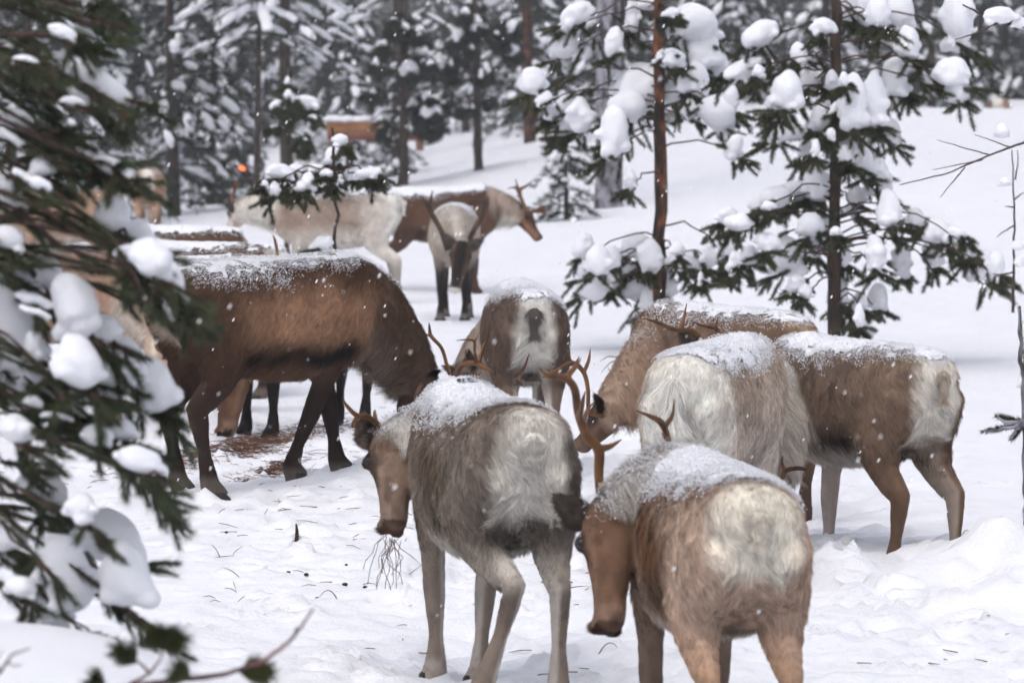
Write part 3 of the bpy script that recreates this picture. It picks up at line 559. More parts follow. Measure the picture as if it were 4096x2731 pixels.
C_F = dict(back=(.115, .056, .031), side=(.40, .225, .135), low=(.24, .125, .072), belly=(.20, .11, .07), rump=(.52, .42, .34), rump_w=.09, rump_l=.22, rump_z=.80, rump_d=.10, thigh=(.125, .064, .038), thigh_w=.95, mot=(.18, .092, .053), mot_w=.40, stripe=(.012, .009, .008), stripe_w=1.15, stripe_z=.20,
           leg_hi=(.06, .032, .022), leg_lo=(.045, .024, .018), foreleg=(.03, .017, .013), sock=(.15, .12, .10), neck=(.17, .10, .066), mane=(.30, .22, .17), face=(.05, .026, .018), cheek=(.10, .052, .032), ear=(.014, .011, .011), tail=(.35, .27, .21))
C_G = dict(back=(.14, .10, .085), side=(.19, .125, .095), low=(.28, .20, .16), belly=(.6, .54, .48), rump=(.82, .78, .71), rump_w=.105, rump_l=.34, rump_d=.17, rump_z=.76, thigh=(.17, .11, .08), thigh_w=.95, mot=(.30, .21, .165), leg_hi=(.26, .18, .14), leg_lo=(.12, .08, .065), inner=(.7, .64, .58), inner_w=.7, neck=(.42, .34, .28), mane=(.6, .54, .48), face=(.10, .065, .05), cheek=(.2, .13, .1), tail=(.20, .17, .15), tails=1.2, tailw=.9, taillen=.075, ear=(.12, .09, .08))
C_H = dict(back=(.42, .35, .29), side=(.50, .43, .36), low=(.42, .34, .28), belly=(.55, .48, .42), rump=(.7, .65, .6), leg_lo=(.022, .014, .012), foreleg=(.022, .014, .012), leg_hi=(.06, .04, .03), sock=(.2, .17, .15), neck=(.58, .52, .45), mane=(.60, .54, .47), face=(.022, .016, .014), cheek=(.17, .10, .066), cheekband=0, muz=(.012, .01, .01), lip=(.70, .66, .60), lipfront=.9, ear=(.16, .125, .11))
C_I = dict(back=(.12, .06, .04), side=(.20, .105, .06), low=(.22, .12, .075), belly=(.3, .2, .14), rump=(.6, .5, .42), thigh=(.13, .07, .045), leg_lo=(.10, .055, .04), neck=(.46, .36, .29), mane=(.72, .68, .61), face=(.05, .03, .022), cheek=(.30, .15, .085), muz=(.012, .01, .01), lip=(.2, .1, .06), ear=(.07, .055, .05), stripe_w=.8)
C_J = dict(back=(.24, .17, .14), side=(.34, .25, .20), low=(.62, .56, .49), belly=(.75, .70, .64), rump=(.84, .80, .73), rump_w=.2, rump_l=.4, rump_d=.16, thigh=(.66, .60, .54), thigh_w=.8, mot=(.58, .50, .43), mot_w=.3, leg_hi=(.62, .56, .5), leg_lo=(.30, .26, .23), sock=(.6, .55, .48), neck=(.74, .69, .62), mane=(.74, .70, .63), face=(.62, .56, .5), cheek=(.62, .53, .46), ear=(.16, .14, .13), tail=(.85, .82, .76))
C_K = dict(C_F, back=(.16, .11, .09), side=(.30, .2, .14), rump=(.85, .82, .75), rump_w=.15, rump_l=.3, rump_d=.16, tail=(.85, .82, .75))
C_L = dict(C_F, back=(.12, .07, .045), side=(.25, .14, .085), stripe_w=0)
C_M = dict(back=(.3, .19, .12), side=(.40, .25, .16), low=(.42, .26, .165), belly=(.42, .27, .175), rump=(.6, .5, .4), leg_hi=(.05, .03, .022), leg_lo=(.02, .013, .011), foreleg=(.02, .013, .011), neck=(.36, .215, .135), mane=(.46, .33, .24), face=(.12, .06, .036), cheek=(.22, .115, .065), muz=(.02, .014, .012), ear=(.06, .04, .03))
C_P = dict(C_J, leg_lo=(.46, .38, .32), foreleg=(.5, .42, .36))
C_N = dict(back=(.32, .21, .15), side=(.42, .27, .19), low=(.46, .31, .22), belly=(.6, .5, .42), rump=(.80, .73, .64), rump_w=.1, rump_l=.3, thigh=(.42, .26, .17), leg_lo=(.3, .2, .15), neck=(.52, .40, .32), mane=(.66, .58, .5))

for c_ in (C_A, C_B, C_C, C_D, C_E, C_F, C_G, C_H, C_I, C_J, C_K, C_L, C_M, C_P, C_N):
    for k_, v_ in list(c_.items()):
        if isinstance(v_, tuple): l_ = .3 * v_[0] + .59 * v_[1] + .11 * v_[2]; c_[k_] = tuple((l_ + 1.0 * (x_ - l_)) * (.66 if l_ < .12 else .74 if l_ < .25 else 1.04) for x_ in v_)
deer = {}
def D_(key, *a, **k): deer[key] = Deer(key, *a, **k); return deer[key]
patch = lambda x0, x1: (lambda Q: ss(x0 - .08, x0 + .04, Q[:, 0]) * (1 - ss(x1 - .04, x1 + .1, Q[:, 0])))
a_legs = dict(hl=[(-.425, .095, .85), (-.30, .145, .67), (-.40, .11, .55), (-.555, .045, .46), (-.51, .085, .29), (-.48, .135, .13), (-.45, .145, .07)],
              hr=(.02, -.02, .0), fl=(.02, -.02, -.09), fr=(-.02, .05, -.08))
D_('A', 'pale grey reindeer seen from behind in the middle foreground, hay in its mouth', C_A, (1572, 1735, 7.45), (1565, 2140, 7.25), up=(-.38, .92, .05), legs=a_legs, vox=.0095, strands=110000, srad=.00075, snow=1.0, snowfn=lambda Q: ss(-.42, -.28, Q[:, 0]), sag=.03)
D_('B', 'tan brown reindeer nearest the camera, rump towards us, head lowered at its left', C_B, (2440, 2035, 6.45), (2425, 2545, 6.30), up=(-.32, .94, .05), vox=.0095, strands=110000, srad=.00075, snow=1.15, snowfn=lambda Q: ss(-.50, -.40, Q[:, 0]), legs=dict(hl=(.03, .02, 0), hr=(-.03, -.02, 0)))
D_('C', 'cream white reindeer seen from behind with long fluffy tail, right of centre', C_C, (2850, 1420, 9.15), (2890, 1680, 9.45), up=(.3, .9, .3), vox=.011, strands=90000, srad=.0006, snow=1.0, snowfn=lambda Q: ss(-.56, -.50, Q[:, 0]))
D_('D', 'brown reindeer behind the cream one, neck stretched down left to graze', C_D, (2445, 1640, 9.65), (2300, 1790, 9.75), up=(-.6, .3, .75), vox=.013, strands=60000, srad=.0007, snow=.9)
D_('E', 'brown reindeer with white rump stripe standing in deep snow at the right', C_E, (3110, 1900, 8.75), (3060, 2130, 8.9), up=(-.6, .5, .3), vox=.011, strands=90000, srad=.0006, snow=1.0, legs=dict(hl=(.02, .03, 0), hr=(-.10, 0, 0), fl=(.05, 0, 0), fr=(.0, 0, 0)))
D_('F', 'dark brown reindeer standing in profile on the left, snow along its back, grazing', C_F, (1690, 1525, 10.45), (1610, 1780, 10.35), up=(.9, .1, .4), vox=.011, strands=110000, srad=.0007, snow=.82, legs=dict(hl=(742, 1925, 9.80), hr=(870, 1955, 9.55), fl=(1372, 1790, 10.25), fr=(1190, 1850, 10.0)))
D_('G', 'reindeer with a broad white rump stripe and dark tail, seen from behind at the centre', C_G, (1870, 1480, 10.9), (1840, 1680, 10.75), up=(-.7, -.3, .5), vox=.013, strands=60000, srad=.0007, snow=.9)
D_('H', 'reindeer facing the camera with two upright antlers and black legs', C_H, (1850, 985, 17.0), (1818, 1165, 16.75), up=(0, -.85, .5), vox=.014, strands=40000, srad=.0009, snow=.9, neckbend=.3)
D_('I', 'brown reindeer with raised head in profile facing right, behind the one facing us', C_I, (2085, 850, 20.9), (2165, 958, 20.8), up=(.6, 0, .8), vox=.015, strands=30000, srad=.001, snow=1.5, thick=1.5, neckbend=.3)
D_('J', 'white necked reindeer in profile facing left, behind the small snowy sapling', C_J, (965, 830, 19.9), (905, 935, 20.2), up=(-.7, .4, .6), vox=.015, strands=40000, srad=.001, snow=1.2, neckbend=.2, legs=dict(hl=(-.12, 0, 0), hr=(-.02, 0, 0)))
D_('K', 'reindeer with snowy back and white rump just above the dark brown one', C_K, (640, 1330, 14.0), (600, 1480, 14.0), vox=.016, strands=22000, srad=.001, snow=1.1, thick=1.2)
D_('Lb', 'reindeer under a thick snow layer, left of the white necked one', C_L, (420, 1150, 16.0), (390, 1280, 16.0), vox=.018, strands=16000, srad=.0012, snow=1.3, thick=2.0)
D_('M', 'sandy reindeer with black legs feeding behind the belly of the dark brown one', C_M, (930, 1460, 11.0), (890, 1745, 10.85), up=(-.75, -.55, .25), vox=.014, strands=40000, srad=.0008, snow=.5)
D_('P', 'pale legged reindeer almost hidden behind the dark brown one', C_P, (1125, 1110, 12.6), (1200, 1260, 12.6), vox=.017, strands=14000, srad=.0011, snow=.7)
D_('N1', 'distant reindeer seen from behind with white rump stripe, beside the near pine', C_N, (600, 840, 29.6), (600, 900, 29.6), up=(0, 1, .2), vox=.02, strands=10000, srad=.0016, snow=.6)
D_('N2', 'tan reindeer far left, seen through the branches of the near pine', C_N, (60, 900, 20.9), (20, 990, 20.9), vox=.018, strands=14000, srad=.0012, snow=.5)
D_('N3', 'sandy reindeer half hidden by the snowy clumps of the near pine', C_N, (640, 1330, 11.8), (665, 1560, 11.6), up=(.9, -.2, .3), vox=.015, strands=25000, srad=.0009, snow=.4)
D_('O', 'far reindeer at the right edge under the trees', C_N, (4010, 470, 43.4), (4030, 500, 43.4), up=(0, 1, .2), vox=.022, strands=8000, srad=.002, snow=.4)
deer['A'].earspec = [(-.15, -.25, .25), (.6, .5, .2)]; deer['B'].earspec = [(-.9, .1, .38), (.6, .5, .3)]
for d_ in deer.values(): d_.shape()
bpy.context.view_layer.update(); dg = bpy.context.evaluated_depsgraph_get()
_me = {k: bpy.data.meshes.new_from_object(d_.tmp.evaluated_get(dg)) for k, d_ in deer.items()}
for k, d_ in deer.items(): d_.dress(_me[k])

# antlers, traced as curves in the air beside each head
r1, r2, r3 = .014, .010, .003
deer['A'].antler([[(1520, 1705, 0, .012), (1470, 1665, -.06, .011), (1425, 1660, -.12, .011), (1385, 1620, -.16, .008), (1370, 1592, -.18, .003)], [(1432, 1662, -.11, .010), (1412, 1690, -.10, .007), (1408, 1708, -.09, .005)], [(1505, 1690, -.02, .010), (1498, 1655, .03, .008), (1500, 1640, .05, .005)]], 7.40)
deer['A'].antler([[(1600, 1700, 0, .012), (1650, 1640, .08, .010), (1700, 1600, .14, .008), (1730, 1560, .16, .003)]], 7.50)
deer['B'].antler([[(2408, 2030, 0, .017), (2395, 1900, -.02, .017), (2395, 1800, -.03, .020), (2345, 1740, -.06, .016), (2312, 1650, -.10, .015), (2300, 1560, -.14, .015), (2262, 1512, -.18, .014), (2190, 1500, -.24, .010), (2158, 1470, -.28, .003)],
                  [(2262, 1512, -.18, .012), (2300, 1468, -.14, .010), (2325, 1430, -.10, .003)], [(2210, 1502, -.22, .008), (2190, 1475, -.2, .003)],
                  [(2395, 1795, -.03, .016), (2440, 1785, -.0, .011), (2490, 1755, .03, .003)], [(2318, 1670, -.10, .012), (2330, 1610, -.2, .009), (2342, 1560, -.26, .003)], [(2332, 1700, -.09, .012), (2350, 1640, 0, .008), (2378, 1605, .03, .003)]], 6.55)
deer['B'].antler([[(2520, 2030, 0, .014), (2600, 1930, .12, .013), (2665, 1830, .16, .012), (2672, 1760, .12, .013), (2645, 1690, .05, .013), (2590, 1660, 0, .008), (2540, 1640, -.05, .003)], [(2655, 1710, .06, .012), (2690, 1660, .10, .008), (2697, 1590, .14, .003)], [(2672, 1765, .1, .011), (2645, 1730, .02, .003)]], 6.60)
deer['C'].antler([[(2830, 1390, 0, .012), (2775, 1325, -.05, .012), (2700, 1318, -.12, .013), (2630, 1290, -.18, .010), (2570, 1272, -.24, .003)], [(2722, 1318, -.1, .011), (2735, 1270, -.05, .009), (2748, 1210, -.02, .003)], [(2632, 1290, -.16, .008), (2622, 1272, -.16, .004)]], 9.2)
deer['C'].antler([[(2900, 1380, 0, .012), (2870, 1318, .03, .012), (2840, 1308, 0, .011), (2800, 1300, -.05, .008), (2770, 1284, -.1, .003)], [(2862, 1312, .0, .010), (2872, 1270, .03, .003)]], 9.3)
deer['D'].antler([[(2415, 1660, 0, .011), (2358, 1650, -.05, .011), (2352, 1560, -.05, .012), (2335, 1490, -.04, .013), (2290, 1452, -.05, .016), (2230, 1480, -.12, .011), (2170, 1510, -.2, .004)], [(2335, 1490, -.04, .012), (2355, 1440, .02, .010), (2362, 1390, .06, .003)], [(2282, 1448, -.05, .011), (2262, 1385, -.1, .003)], [(2300, 1460, -.05, .011), (2318, 1425, -.15, .003)]], 9.6)
deer['D'].antler([[(2470, 1625, 0, .010), (2475, 1560, .15, .009), (2455, 1500, .25, .008), (2430, 1470, .3, .003)]], 9.75)
deer['E'].antler([[(3122, 1945, 0, .013), (3140, 1885, -.02, .013), (3190, 1872, -.05, .012), (3228, 1875, -.09, .010), (3250, 1848, -.12, .003)], [(3140, 1885, -.02, .012), (3128, 1850, .02, .008), (3132, 1820, .04, .003)], [(3228, 1876, -.09, .008), (3236, 1895, -.1, .004)]], 8.62)
deer['E'].antler([[(3080, 1900, 0, .012), (3030, 1860, .1, .010), (2990, 1840, .15, .003)]], 8.8)
deer['F'].antler([[(1800, 1500, 0, .012), (1785, 1450, 0, .011), (1765, 1390, 0, .011), (1725, 1345, 0, .012), (1718, 1310, 0, .008), (1716, 1288, 0, .003)], [(1725, 1342, 0, .011), (1705, 1340, .03, .008), (1682, 1340, .05, .003)]], 10.5)
deer['F'].antler([[(1690, 1530, 0, .010), (1660, 1590, .1, .009), (1680, 1640, .15, .003)]], 9.9)
deer['G'].antler([[(1825, 1515, 0, .013), (1845, 1465, -.03, .014), (1885, 1450, -.06, .016), (1930, 1465, -.1, .016), (1975, 1485, -.14, .014), (2040, 1508, -.2, .014), (2090, 1480, -.26, .011), (2118, 1410, -.28, .003)],
                  [(1915, 1455, -.08, .013), (1925, 1415, -.04, .011), (1945, 1360, .0, .007), (1968, 1342, .02, .003)], [(1975, 1482, -.14, .011), (1990, 1440, -.1, .007), (1998, 1400, -.08, .003)], [(1905, 1455, -.08, .011), (1898, 1400, -.14, .009), (1897, 1365, -.18, .009), (1870, 1358, -.2, .007), (1822, 1362, -.24, .003)], [(1898, 1368, -.18, .007), (1922, 1315, -.16, .002)], [(1864, 1447, -.05, .009), (1862, 1385, -.08, .002)],
                  [(2045, 1508, -.2, .012), (2090, 1540, -.22, .008)], [(1960, 1490, -.12, .010), (1990, 1530, -.16, .010), (2040, 1542, -.2, .008), (2090, 1530, -.24, .004)]], 10.55)
deer['G'].antler([[(1865, 1520, 0, .011), (1900, 1500, -.1, .010), (1898, 1478, -.14, .003)], [(1895, 1535, -.1, .009), (1925, 1485, -.12, .003)]], 10.7)
deer['H'].antler([[(1792, 1000, 0, .016), (1765, 925, .03, .014), (1730, 860, .06, .013), (1716, 830, .06, .013), (1695, 805, .04, .009), (1680, 782, .02, .003)], [(1716, 830, .06, .012), (1722, 800, .1, .009), (1730, 765, .14, .003)]], 17.0)
deer['H'].antler([[(1862, 1000, 0, .016), (1890, 930, .03, .014), (1925, 870, .06, .013), (1940, 835, .06, .013), (1950, 815, .04, .009), (1956, 785, .02, .003)], [(1935, 845, .06, .012), (1936, 815, .1, .009), (1938, 802, .14, .003)]], 17.0)
deer['I'].antler([[(2110, 855, 0, .016), (2098, 825, .02, .014), (2085, 795, .05, .014), (2078, 770, .06, .018), (2085, 755, .06, .014), (2105, 745, .1, .010), (2128, 725, .14, .003)], [(2078, 770, .06, .016), (2060, 750, .0, .010), (2030, 755, -.06, .003)], [(2080, 765, .06, .012), (2068, 740, .06, .008), (2062, 715, .06, .003)], [(2082, 775, .06, .010), (2068, 788, .0, .004)]], 20.7)
deer['I'].antler([[(2112, 858, 0, .016), (2135, 845, -.1, .014), (2155, 842, -.2, .022), (2172, 835, -.26, .024), (2180, 820, -.3, .003)], [(2160, 842, -.2, .018), (2180, 850, -.28, .010), (2182, 858, -.3, .003)]], 20.75)
deer['J'].antler([[(940, 815, 0, .016), (928, 800, .03, .016), (938, 765, .06, .014), (942, 745, .06, .018), (965, 735, .1, .004)], [(942, 750, .06, .014), (932, 725, .0, .003)]], 19.9)
deer['J'].antler([[(995, 805, 0, .015), (1015, 780, .1, .014), (1035, 745, .15, .013), (1050, 720, .2, .008), (1058, 690, .22, .003)]], 20.1)
deer['P'].antler([[(1122, 1060, 0, .014), (1110, 1020, .03, .013), (1105, 985, .05, .012), (1098, 955, .05, .009), (1090, 938, .05, .003)]], 12.6)
deer['P'].antler([[(1150, 1070, 0, .012), (1170, 1050, .1, .010), (1180, 1040, .15, .003)]], 12.7)
deer['M'].antler([[(880, 1490, 0, .012), (810, 1560, -.12, .013), (752, 1590, -.2, .015), (725, 1640, -.24, .013), (700, 1690, -.26, .004)], [(752, 1590, -.2, .014), (750, 1570, -.22, .012), (760, 1562, -.25, .006)]], 10.95)
deer['M'].antler([[(930, 1480, 0, .012), (960, 1420, .1, .010), (970, 1370, .15, .003)]], 11.05)
deer['N3'].antler([[(640, 1340, 0, .012), (625, 1385, -.06, .014), (660, 1412, -.10, .014), (700, 1412, -.15, .004)]], 11.6)
deer['N3'].antler([[(640, 1320, 0, .012), (600, 1280, .1, .011), (590, 1230, .15, .004)]], 11.8)

# ------------------------------------------------------------------ trees
def needles(mb, A, B, n, ln, wd, R_, lean=.55, fade=0.0):
    """n needles bristling round the twig from A to B"""
    A, B = np.asarray(A, float), np.asarray(B, float); d = nrm(B - A); t = R_.rand(n) ** (1 - fade)
    r = R_.randn(n, 3); r = nrm(r - np.outer(r @ d, d)); dr = nrm(r * (1 - lean * .5) + d * lean * (.7 + .6 * R_.rand(n))[:, None])
    tip = t > .93; dr[tip] = nrm(dr[tip] + d * .8)
    b = A + np.outer(t, B - A); L_ = ln * (.7 + .5 * R_.rand(n)); w = nrm(np.cross(dr, R_.randn(n, 3))) * wd * .5
    V = np.stack([b + w, b - w, b + dr * L_[:, None]], 1).reshape(-1, 3); mb.add(V, np.arange(3 * n).reshape(n, 3))

def clump(mb, P, rx, ry, rz, tilt, R_, sub=3, lobes=2, dirx=None):
    """one soft pad of snow: rx across, ry deep, rz high, leaning by tilt (radians, in the plane of dirx and z); lobes > 0 drapes it over the bough"""
    dx = np.array([1.0, 0, 0]) if dirx is None else nrm(np.asarray(dirx, float)); dy = np.cross([0, 0, 1.0], dx)
    u = dx * math.cos(tilt) - np.array([0, 0, 1.0]) * math.sin(tilt); w = np.cross(u, dy)
    V, F = ICO[sub]
    if lobes == 0: items = [(np.zeros(3), 1.0, 1.0)]
    else:
        items = [(np.zeros(3), .86, .86)]; k = 4 + 2 * lobes
        for j in range(k):
            q = -.75 + 1.5 * j / (k - 1) + R_.uniform(-.12, .12); h = R_.uniform(-.55, .50) * math.sqrt(max(1 - q * q, .1)); f = R_.uniform(.26, .52) * (1.12 - .45 * abs(q))
            items.append((u * rx * q + w * rz * h + dy * ry * R_.uniform(-.5, .5) - np.array([0, 0, .22 * rz * abs(q)]), f, f * R_.uniform(.8, 1.1)))
    for o, k, kz in items:
        sd = R_.rand(3) * 20; nz = fbm(V * 1.5 + sd, 3); q = V * (1 + .5 * (nz - .5))[:, None]; m = (rx + rz) / 2 if k < .8 else None
        q[:, 2] = np.where(q[:, 2] < 0, q[:, 2] * .75, q[:, 2])
        if m is None: VV = P + o + k * (np.outer(q[:, 0] * rx, u) + np.outer(q[:, 1] * ry, dy)) + kz * np.outer(q[:, 2] * rz, w)
        else: mx = .5 * m + .5 * min(rx, rz); VV = P + o + k * mx * (np.outer(q[:, 0], u) + np.outer(q[:, 1], dy)) + kz * mx * np.outer(q[:, 2], w)
        mb.add(VV, F)
def fuse(o, size):
    m = o.modifiers.new('fuse', 'REMESH'); m.mode = 'VOXEL'; m.voxel_size = max(size / 9, .004); m.use_smooth_shade = True
    m = o.modifiers.new('soft', 'SMOOTH'); m.factor = .5; m.iterations = 5
    return o

def bez(a, b, c, n=8):
    t = np.linspace(0, 1, n)[:, None]; return (1 - t) ** 2 * np.asarray(a) + 2 * (1 - t) * t * np.asarray(b) + t * t * np.asarray(c)

def pillow_tree(label, d, trunk, pillows, seed, mats, conv=lambda x, y: (x, y), jit=.45, nl=.045, nw=.0035, dens=1.0, trunk_r=(.05, .03), extra=0, name='pine_tree', sink=.1, snow_scale=1.16, twigs=(9, 15), droop=1.0):
    """a young conifer: trunk pixels bottom to top, pillows (x, y, half width, half height, lean in degrees)"""
    R_ = np.random.RandomState(seed); ppm = FPX / d
    tp = np.array([W(*conv(*q), d) for q in trunk]); base = tp[0].copy(); base[2] = tz(base[0], base[1]) - sink
    tp = np.concatenate([[base], tp[1:]]) - base
    root = empty(name, base); tag(root, label, 'tree')
    mb = MB(); n = 22; z = np.linspace(0, tp[-1, 2], n); P = np.stack([np.interp(z, tp[:, 2], tp[:, 0]), np.interp(z, tp[:, 2], tp[:, 1]), z], 1); P[:, :2] += .010 * R_.randn(n, 2)
    mb.tube(P, np.linspace(trunk_r[0], trunk_r[1], n) * (1 + .08 * R_.randn(n)), 12); mb.build('trunk', mats[0], root)
    at = lambda zz: np.array([np.interp(zz, z, P[:, 0]), np.interp(zz, z, P[:, 1]), zz])
    ps = list(pillows)
    for k in range(extra):   # more boughs behind and in front, like those in view
        q = ps[R_.randint(len(pillows))]; ps.append((q[0] + R_.uniform(-60, 60), q[1] + R_.uniform(-40, 40), q[2] * R_.uniform(.4, .8), q[3] * R_.uniform(.4, .8), q[4] if len(q) > 4 else 0, 1))
    sc_ = (conv(1, 0)[0] - conv(0, 0)[0])
    for q in ps:
        x, y = conv(q[0], q[1]); lean = math.radians(q[4]) if len(q) > 4 else 0.0
        dd = (R_.uniform(-1, 1) * jit) if len(q) < 6 else R_.choice([-1, 1]) * R_.uniform(.4, 1.3) * jit
        rx, rz = q[2] * sc_ / ppm * snow_scale, q[3] * sc_ / ppm * snow_scale; C = Wm(x, y, d * KD + dd) - base
        br = None
        hz = np.linalg.norm((C - at(C[2]))[:2]); zz = min(max(C[2] + .10 * hz * R_.uniform(-.4, 1.6), .1), z[-1] * .99); T = at(zz); out = nrm(np.array([C[0] - T[0], C[1] - T[1], 0]) + 1e-4)
        end = C + out * rx * .9 - np.array([0, 0, rz * .75 * droop]); mid = (T + C) / 2 + np.array([0, 0, .22 * hz]) ; bend = C - np.array([0, 0, rz * .55])
        path = np.concatenate([bez(T, mid, bend, 7), bez(bend, bend + out * rx * .5, end, 5)[1:]])
        mb = MB(); path[1:-1] += .012 * R_.randn(len(path) - 2, 3); mb.tube(path, np.linspace(.008, .003, len(path)), 6); br = mb.build('branch', mats[1], root)
        nb = MB(); tw = MB(); k = R_.randint(*twigs)
        for j in range(k):
            t0 = R_.uniform(.30, 1.0) ** .8; i = t0 * (len(path) - 1); a = path[int(i)] * (1 - i % 1) + path[min(int(i) + 1, len(path) - 1)] * (i % 1)
            dr = nrm(out * R_.uniform(.1, 1.0) + R_.randn(3) * np.array([.75, .75, .25]) + np.array([0, 0, -.65 * droop])); ln = R_.uniform(.5, 1.25) * (.5 * (rx + rz) + .07)
            b_ = a + dr * ln; tw.tube(bez(a, a + dr * ln * .5 + np.array([0, 0, .02]), b_, 4), np.array([.004, .0035, .003, .002]), 4)
            needles(nb, a + dr * ln * .15, b_, int(dens * 260 * (ln + .08) / .2), nl, nw, R_)
        e2 = nrm(end - bend); needles(nb, bend, end + e2 * .05, int(dens * 200), nl, nw, R_)
        if tw.n: tw.build('twigs', mats[1], br)
        nb.build('needles', mats[2], br, smooth=False)
        sm = MB(); clump(sm, C, rx, min(rx, rz) * R_.uniform(.8, 1.1) , rz, lean, R_, sub=2, lobes=2 if rx * ppm > 25 else 1); fuse(sm.build('snow_clump', M_snow, br), min(rx, rz))
    return root

PINE = (M_bark, M_twig, M_needle)
# --- the near pine on the left, its boughs reaching into the picture
T1 = [(392, 335, 135, 58, 35), (338, 587, 40, 34, 0), (445, 668, 105, 36, 30), (25, 745, 58, 88, 10), (172, 670, 46, 46, 0), (450, 862, 62, 78, 15), (545, 945, 58, 66, 20), (600, 1035, 78, 82, 35), (650, 1120, 82, 78, 50), (692, 1205, 58, 66, 50), (515, 1015, 52, 38, 0),
      (125, 1135, 52, 80, -15), (198, 1090, 42, 78, -20), (305, 1225, 78, 128, -25), (434, 1317, 44, 64, -10), (45, 1300, 98, 215, -12), (135, 1395, 34, 68, 0), (490, 1470, 92, 112, -10), (622, 1545, 72, 122, -15), (65, 1500, 84, 172, -5), (320, 1455, 78, 122, -20), (222, 1575, 52, 82, -15), (492, 1725, 46, 46, 0), (560, 1845, 88, 54, 15),
      (165, 1960, 98, 80, 15), (388, 1745, 56, 46, 10), (322, 2030, 56, 62, 15), (440, 2150, 128, 100, 20), (505, 2310, 90, 150, -8), (270, 2310, 100, 185, -25), (85, 2350, 58, 46, 15), (205, 2465, 68, 108, -20), (60, 1720, 70, 60, 20), (30, 2150, 70, 60, 0), (60, 480, 70, 45, 20), (250, 130, 60, 30, 20), (350, 120, 50, 28, 20), (100, 250, 50, 30, 10), (30, 950, 60, 50, 20)]
def near_pine():
    R_ = np.random.RandomState(3); d = 4.75
    base = np.array([-1.75, 4.85 * KD, 0.0]); base[2] = tz(base[0], base[1]) - .1
    root = empty('pine_tree', base); tag(root, 'near snow laden pine with blurred boughs reaching in from the left edge', 'tree')
    mb = MB(); z = np.linspace(0, 4.6, 20); P = np.stack([.02 * np.sin(z * 2), .02 * np.cos(z * 1.7), z], 1); mb.tube(P, np.linspace(.085, .03, 20), 14); mb.build('trunk', M_bark, root)
    def bough(path, tw, snow, nden=1.0):
        path = np.asarray(path); mb = MB(); path[1:-1] += .008 * R_.randn(len(path) - 2, 3); mb.tube(path, np.linspace(.0055, .0025, len(path)), 7); br = mb.build('branch', M_twig, root); nb = MB(); tm = MB()
        for a, b_ in tw:
            tm.tube(bez(a, (a + b_) / 2 + np.array([0, 0, .01]), b_, 4), np.array([.0032, .003, .0025, .0018]), 5); needles(nb, a + (b_ - a) * .12, b_, int(nden * 330 * np.linalg.norm(b_ - a) / .15), .030, .0018, R_, lean=.85)
        if tm.n: tm.build('twigs', M_twig, br)
        nb.build('needles', M_needle_frost, br, smooth=False)
        if snow:
            sm = MB()
            for C, rx, rz, ln in snow: clump(sm, C, rx, min(rx, rz) * R_.uniform(.8, 1.1), rz, ln, R_, 2, 2 if rx > .03 else 1)
            fuse(sm.build('snow_clump', M_snow, br), min(min(q_[1], q_[2]) for q_ in snow))
    for x, y, a, b_, ln in T1:
        dd = d + R_.uniform(-.15, .16); ppm = FPX / dd; C = W(x, y, dd) - base; rx, rz = 1.32 * a / ppm, 1.25 * b_ / ppm; lr = math.radians(ln)
        T = np.array([0, 0, max(.2, C[2] + R_.uniform(-.1, .5))]); out = nrm(np.array([C[0] - T[0], C[1] - T[1], 0]))
        bend = C - np.array([0, 0, rz * .7]); end = C + out * rx * 1.0 - np.array([0, 0, rz * (1.0 + .3 * R_.rand())]); path = np.concatenate([bez(T, (T + bend) / 2 + np.array([0, 0, .08]), bend, 9), bez(bend, bend + out * rx * .6, end, 5)[1:]])
        tw = [(bend, end + nrm(end - bend) * .05)]
        for j in range(R_.randint(4, 8)):
            i = R_.uniform(.55, 1) * (len(path) - 1); p = path[int(i)] * (1 - i % 1) + path[min(int(i) + 1, len(path) - 1)] * (i % 1)
            dr = nrm(out * R_.uniform(.2, 1) + R_.randn(3) * np.array([.5, .6, .2]) + np.array([0, 0, -.55])); tw.append((p, p + dr * R_.uniform(.07, .15)))
        tw.append((path[4], path[6])); tw.append((path[6], path[8])); bough(path, tw, [(C, rx, rz, lr)])
    # needle sprays that carry no snow to speak of: start and end pixel
    SPR = [(330, 330, 520, 500), (300, 400, 500, 540), (350, 690, 520, 770), (380, 640, 500, 720), (430, 930, 620, 1270), (470, 980, 560, 1200), (520, 1100, 660, 1270), (560, 1000, 640, 1180), (470, 1600, 650, 1680), (380, 1680, 740, 2140), (450, 1780, 700, 2010), (480, 1820, 640, 1930), (420, 1720, 600, 1850), (560, 1900, 700, 2080), (0, 1720, 430, 1800), (30, 1980, 300, 2060), (200, 2050, 400, 2300), (0, 2080, 310, 2420), (150, 2400, 270, 2600), (400, 2380, 490, 2450), (120, 2000, 260, 2120), (0, 2240, 200, 2330),
           (0, 100, 300, 330), (0, 300, 330, 420), (50, 0, 420, 130), (200, 0, 500, 60), (0, 480, 320, 560), (0, 560, 330, 700), (60, 640, 360, 640), (0, 820, 300, 900), (0, 1000, 170, 1060), (0, 1130, 130, 1180), (120, 380, 420, 470), (100, 30, 330, 210), (0, 200, 240, 290), (250, 250, 430, 330), (0, 380, 200, 470), (150, 520, 380, 600), (200, 1480, 260, 1640), (330, 1490, 420, 1640), (0, 1560, 180, 1600), (100, 1620, 280, 1720), (120, 1180, 160, 1320), (250, 1330, 330, 1440), (0, 1850, 200, 1900), (0, 0, 200, 60), (330, 60, 520, 140), (260, 120, 420, 230), (40, 240, 260, 330), (180, 740, 340, 820), (20, 700, 190, 780)]
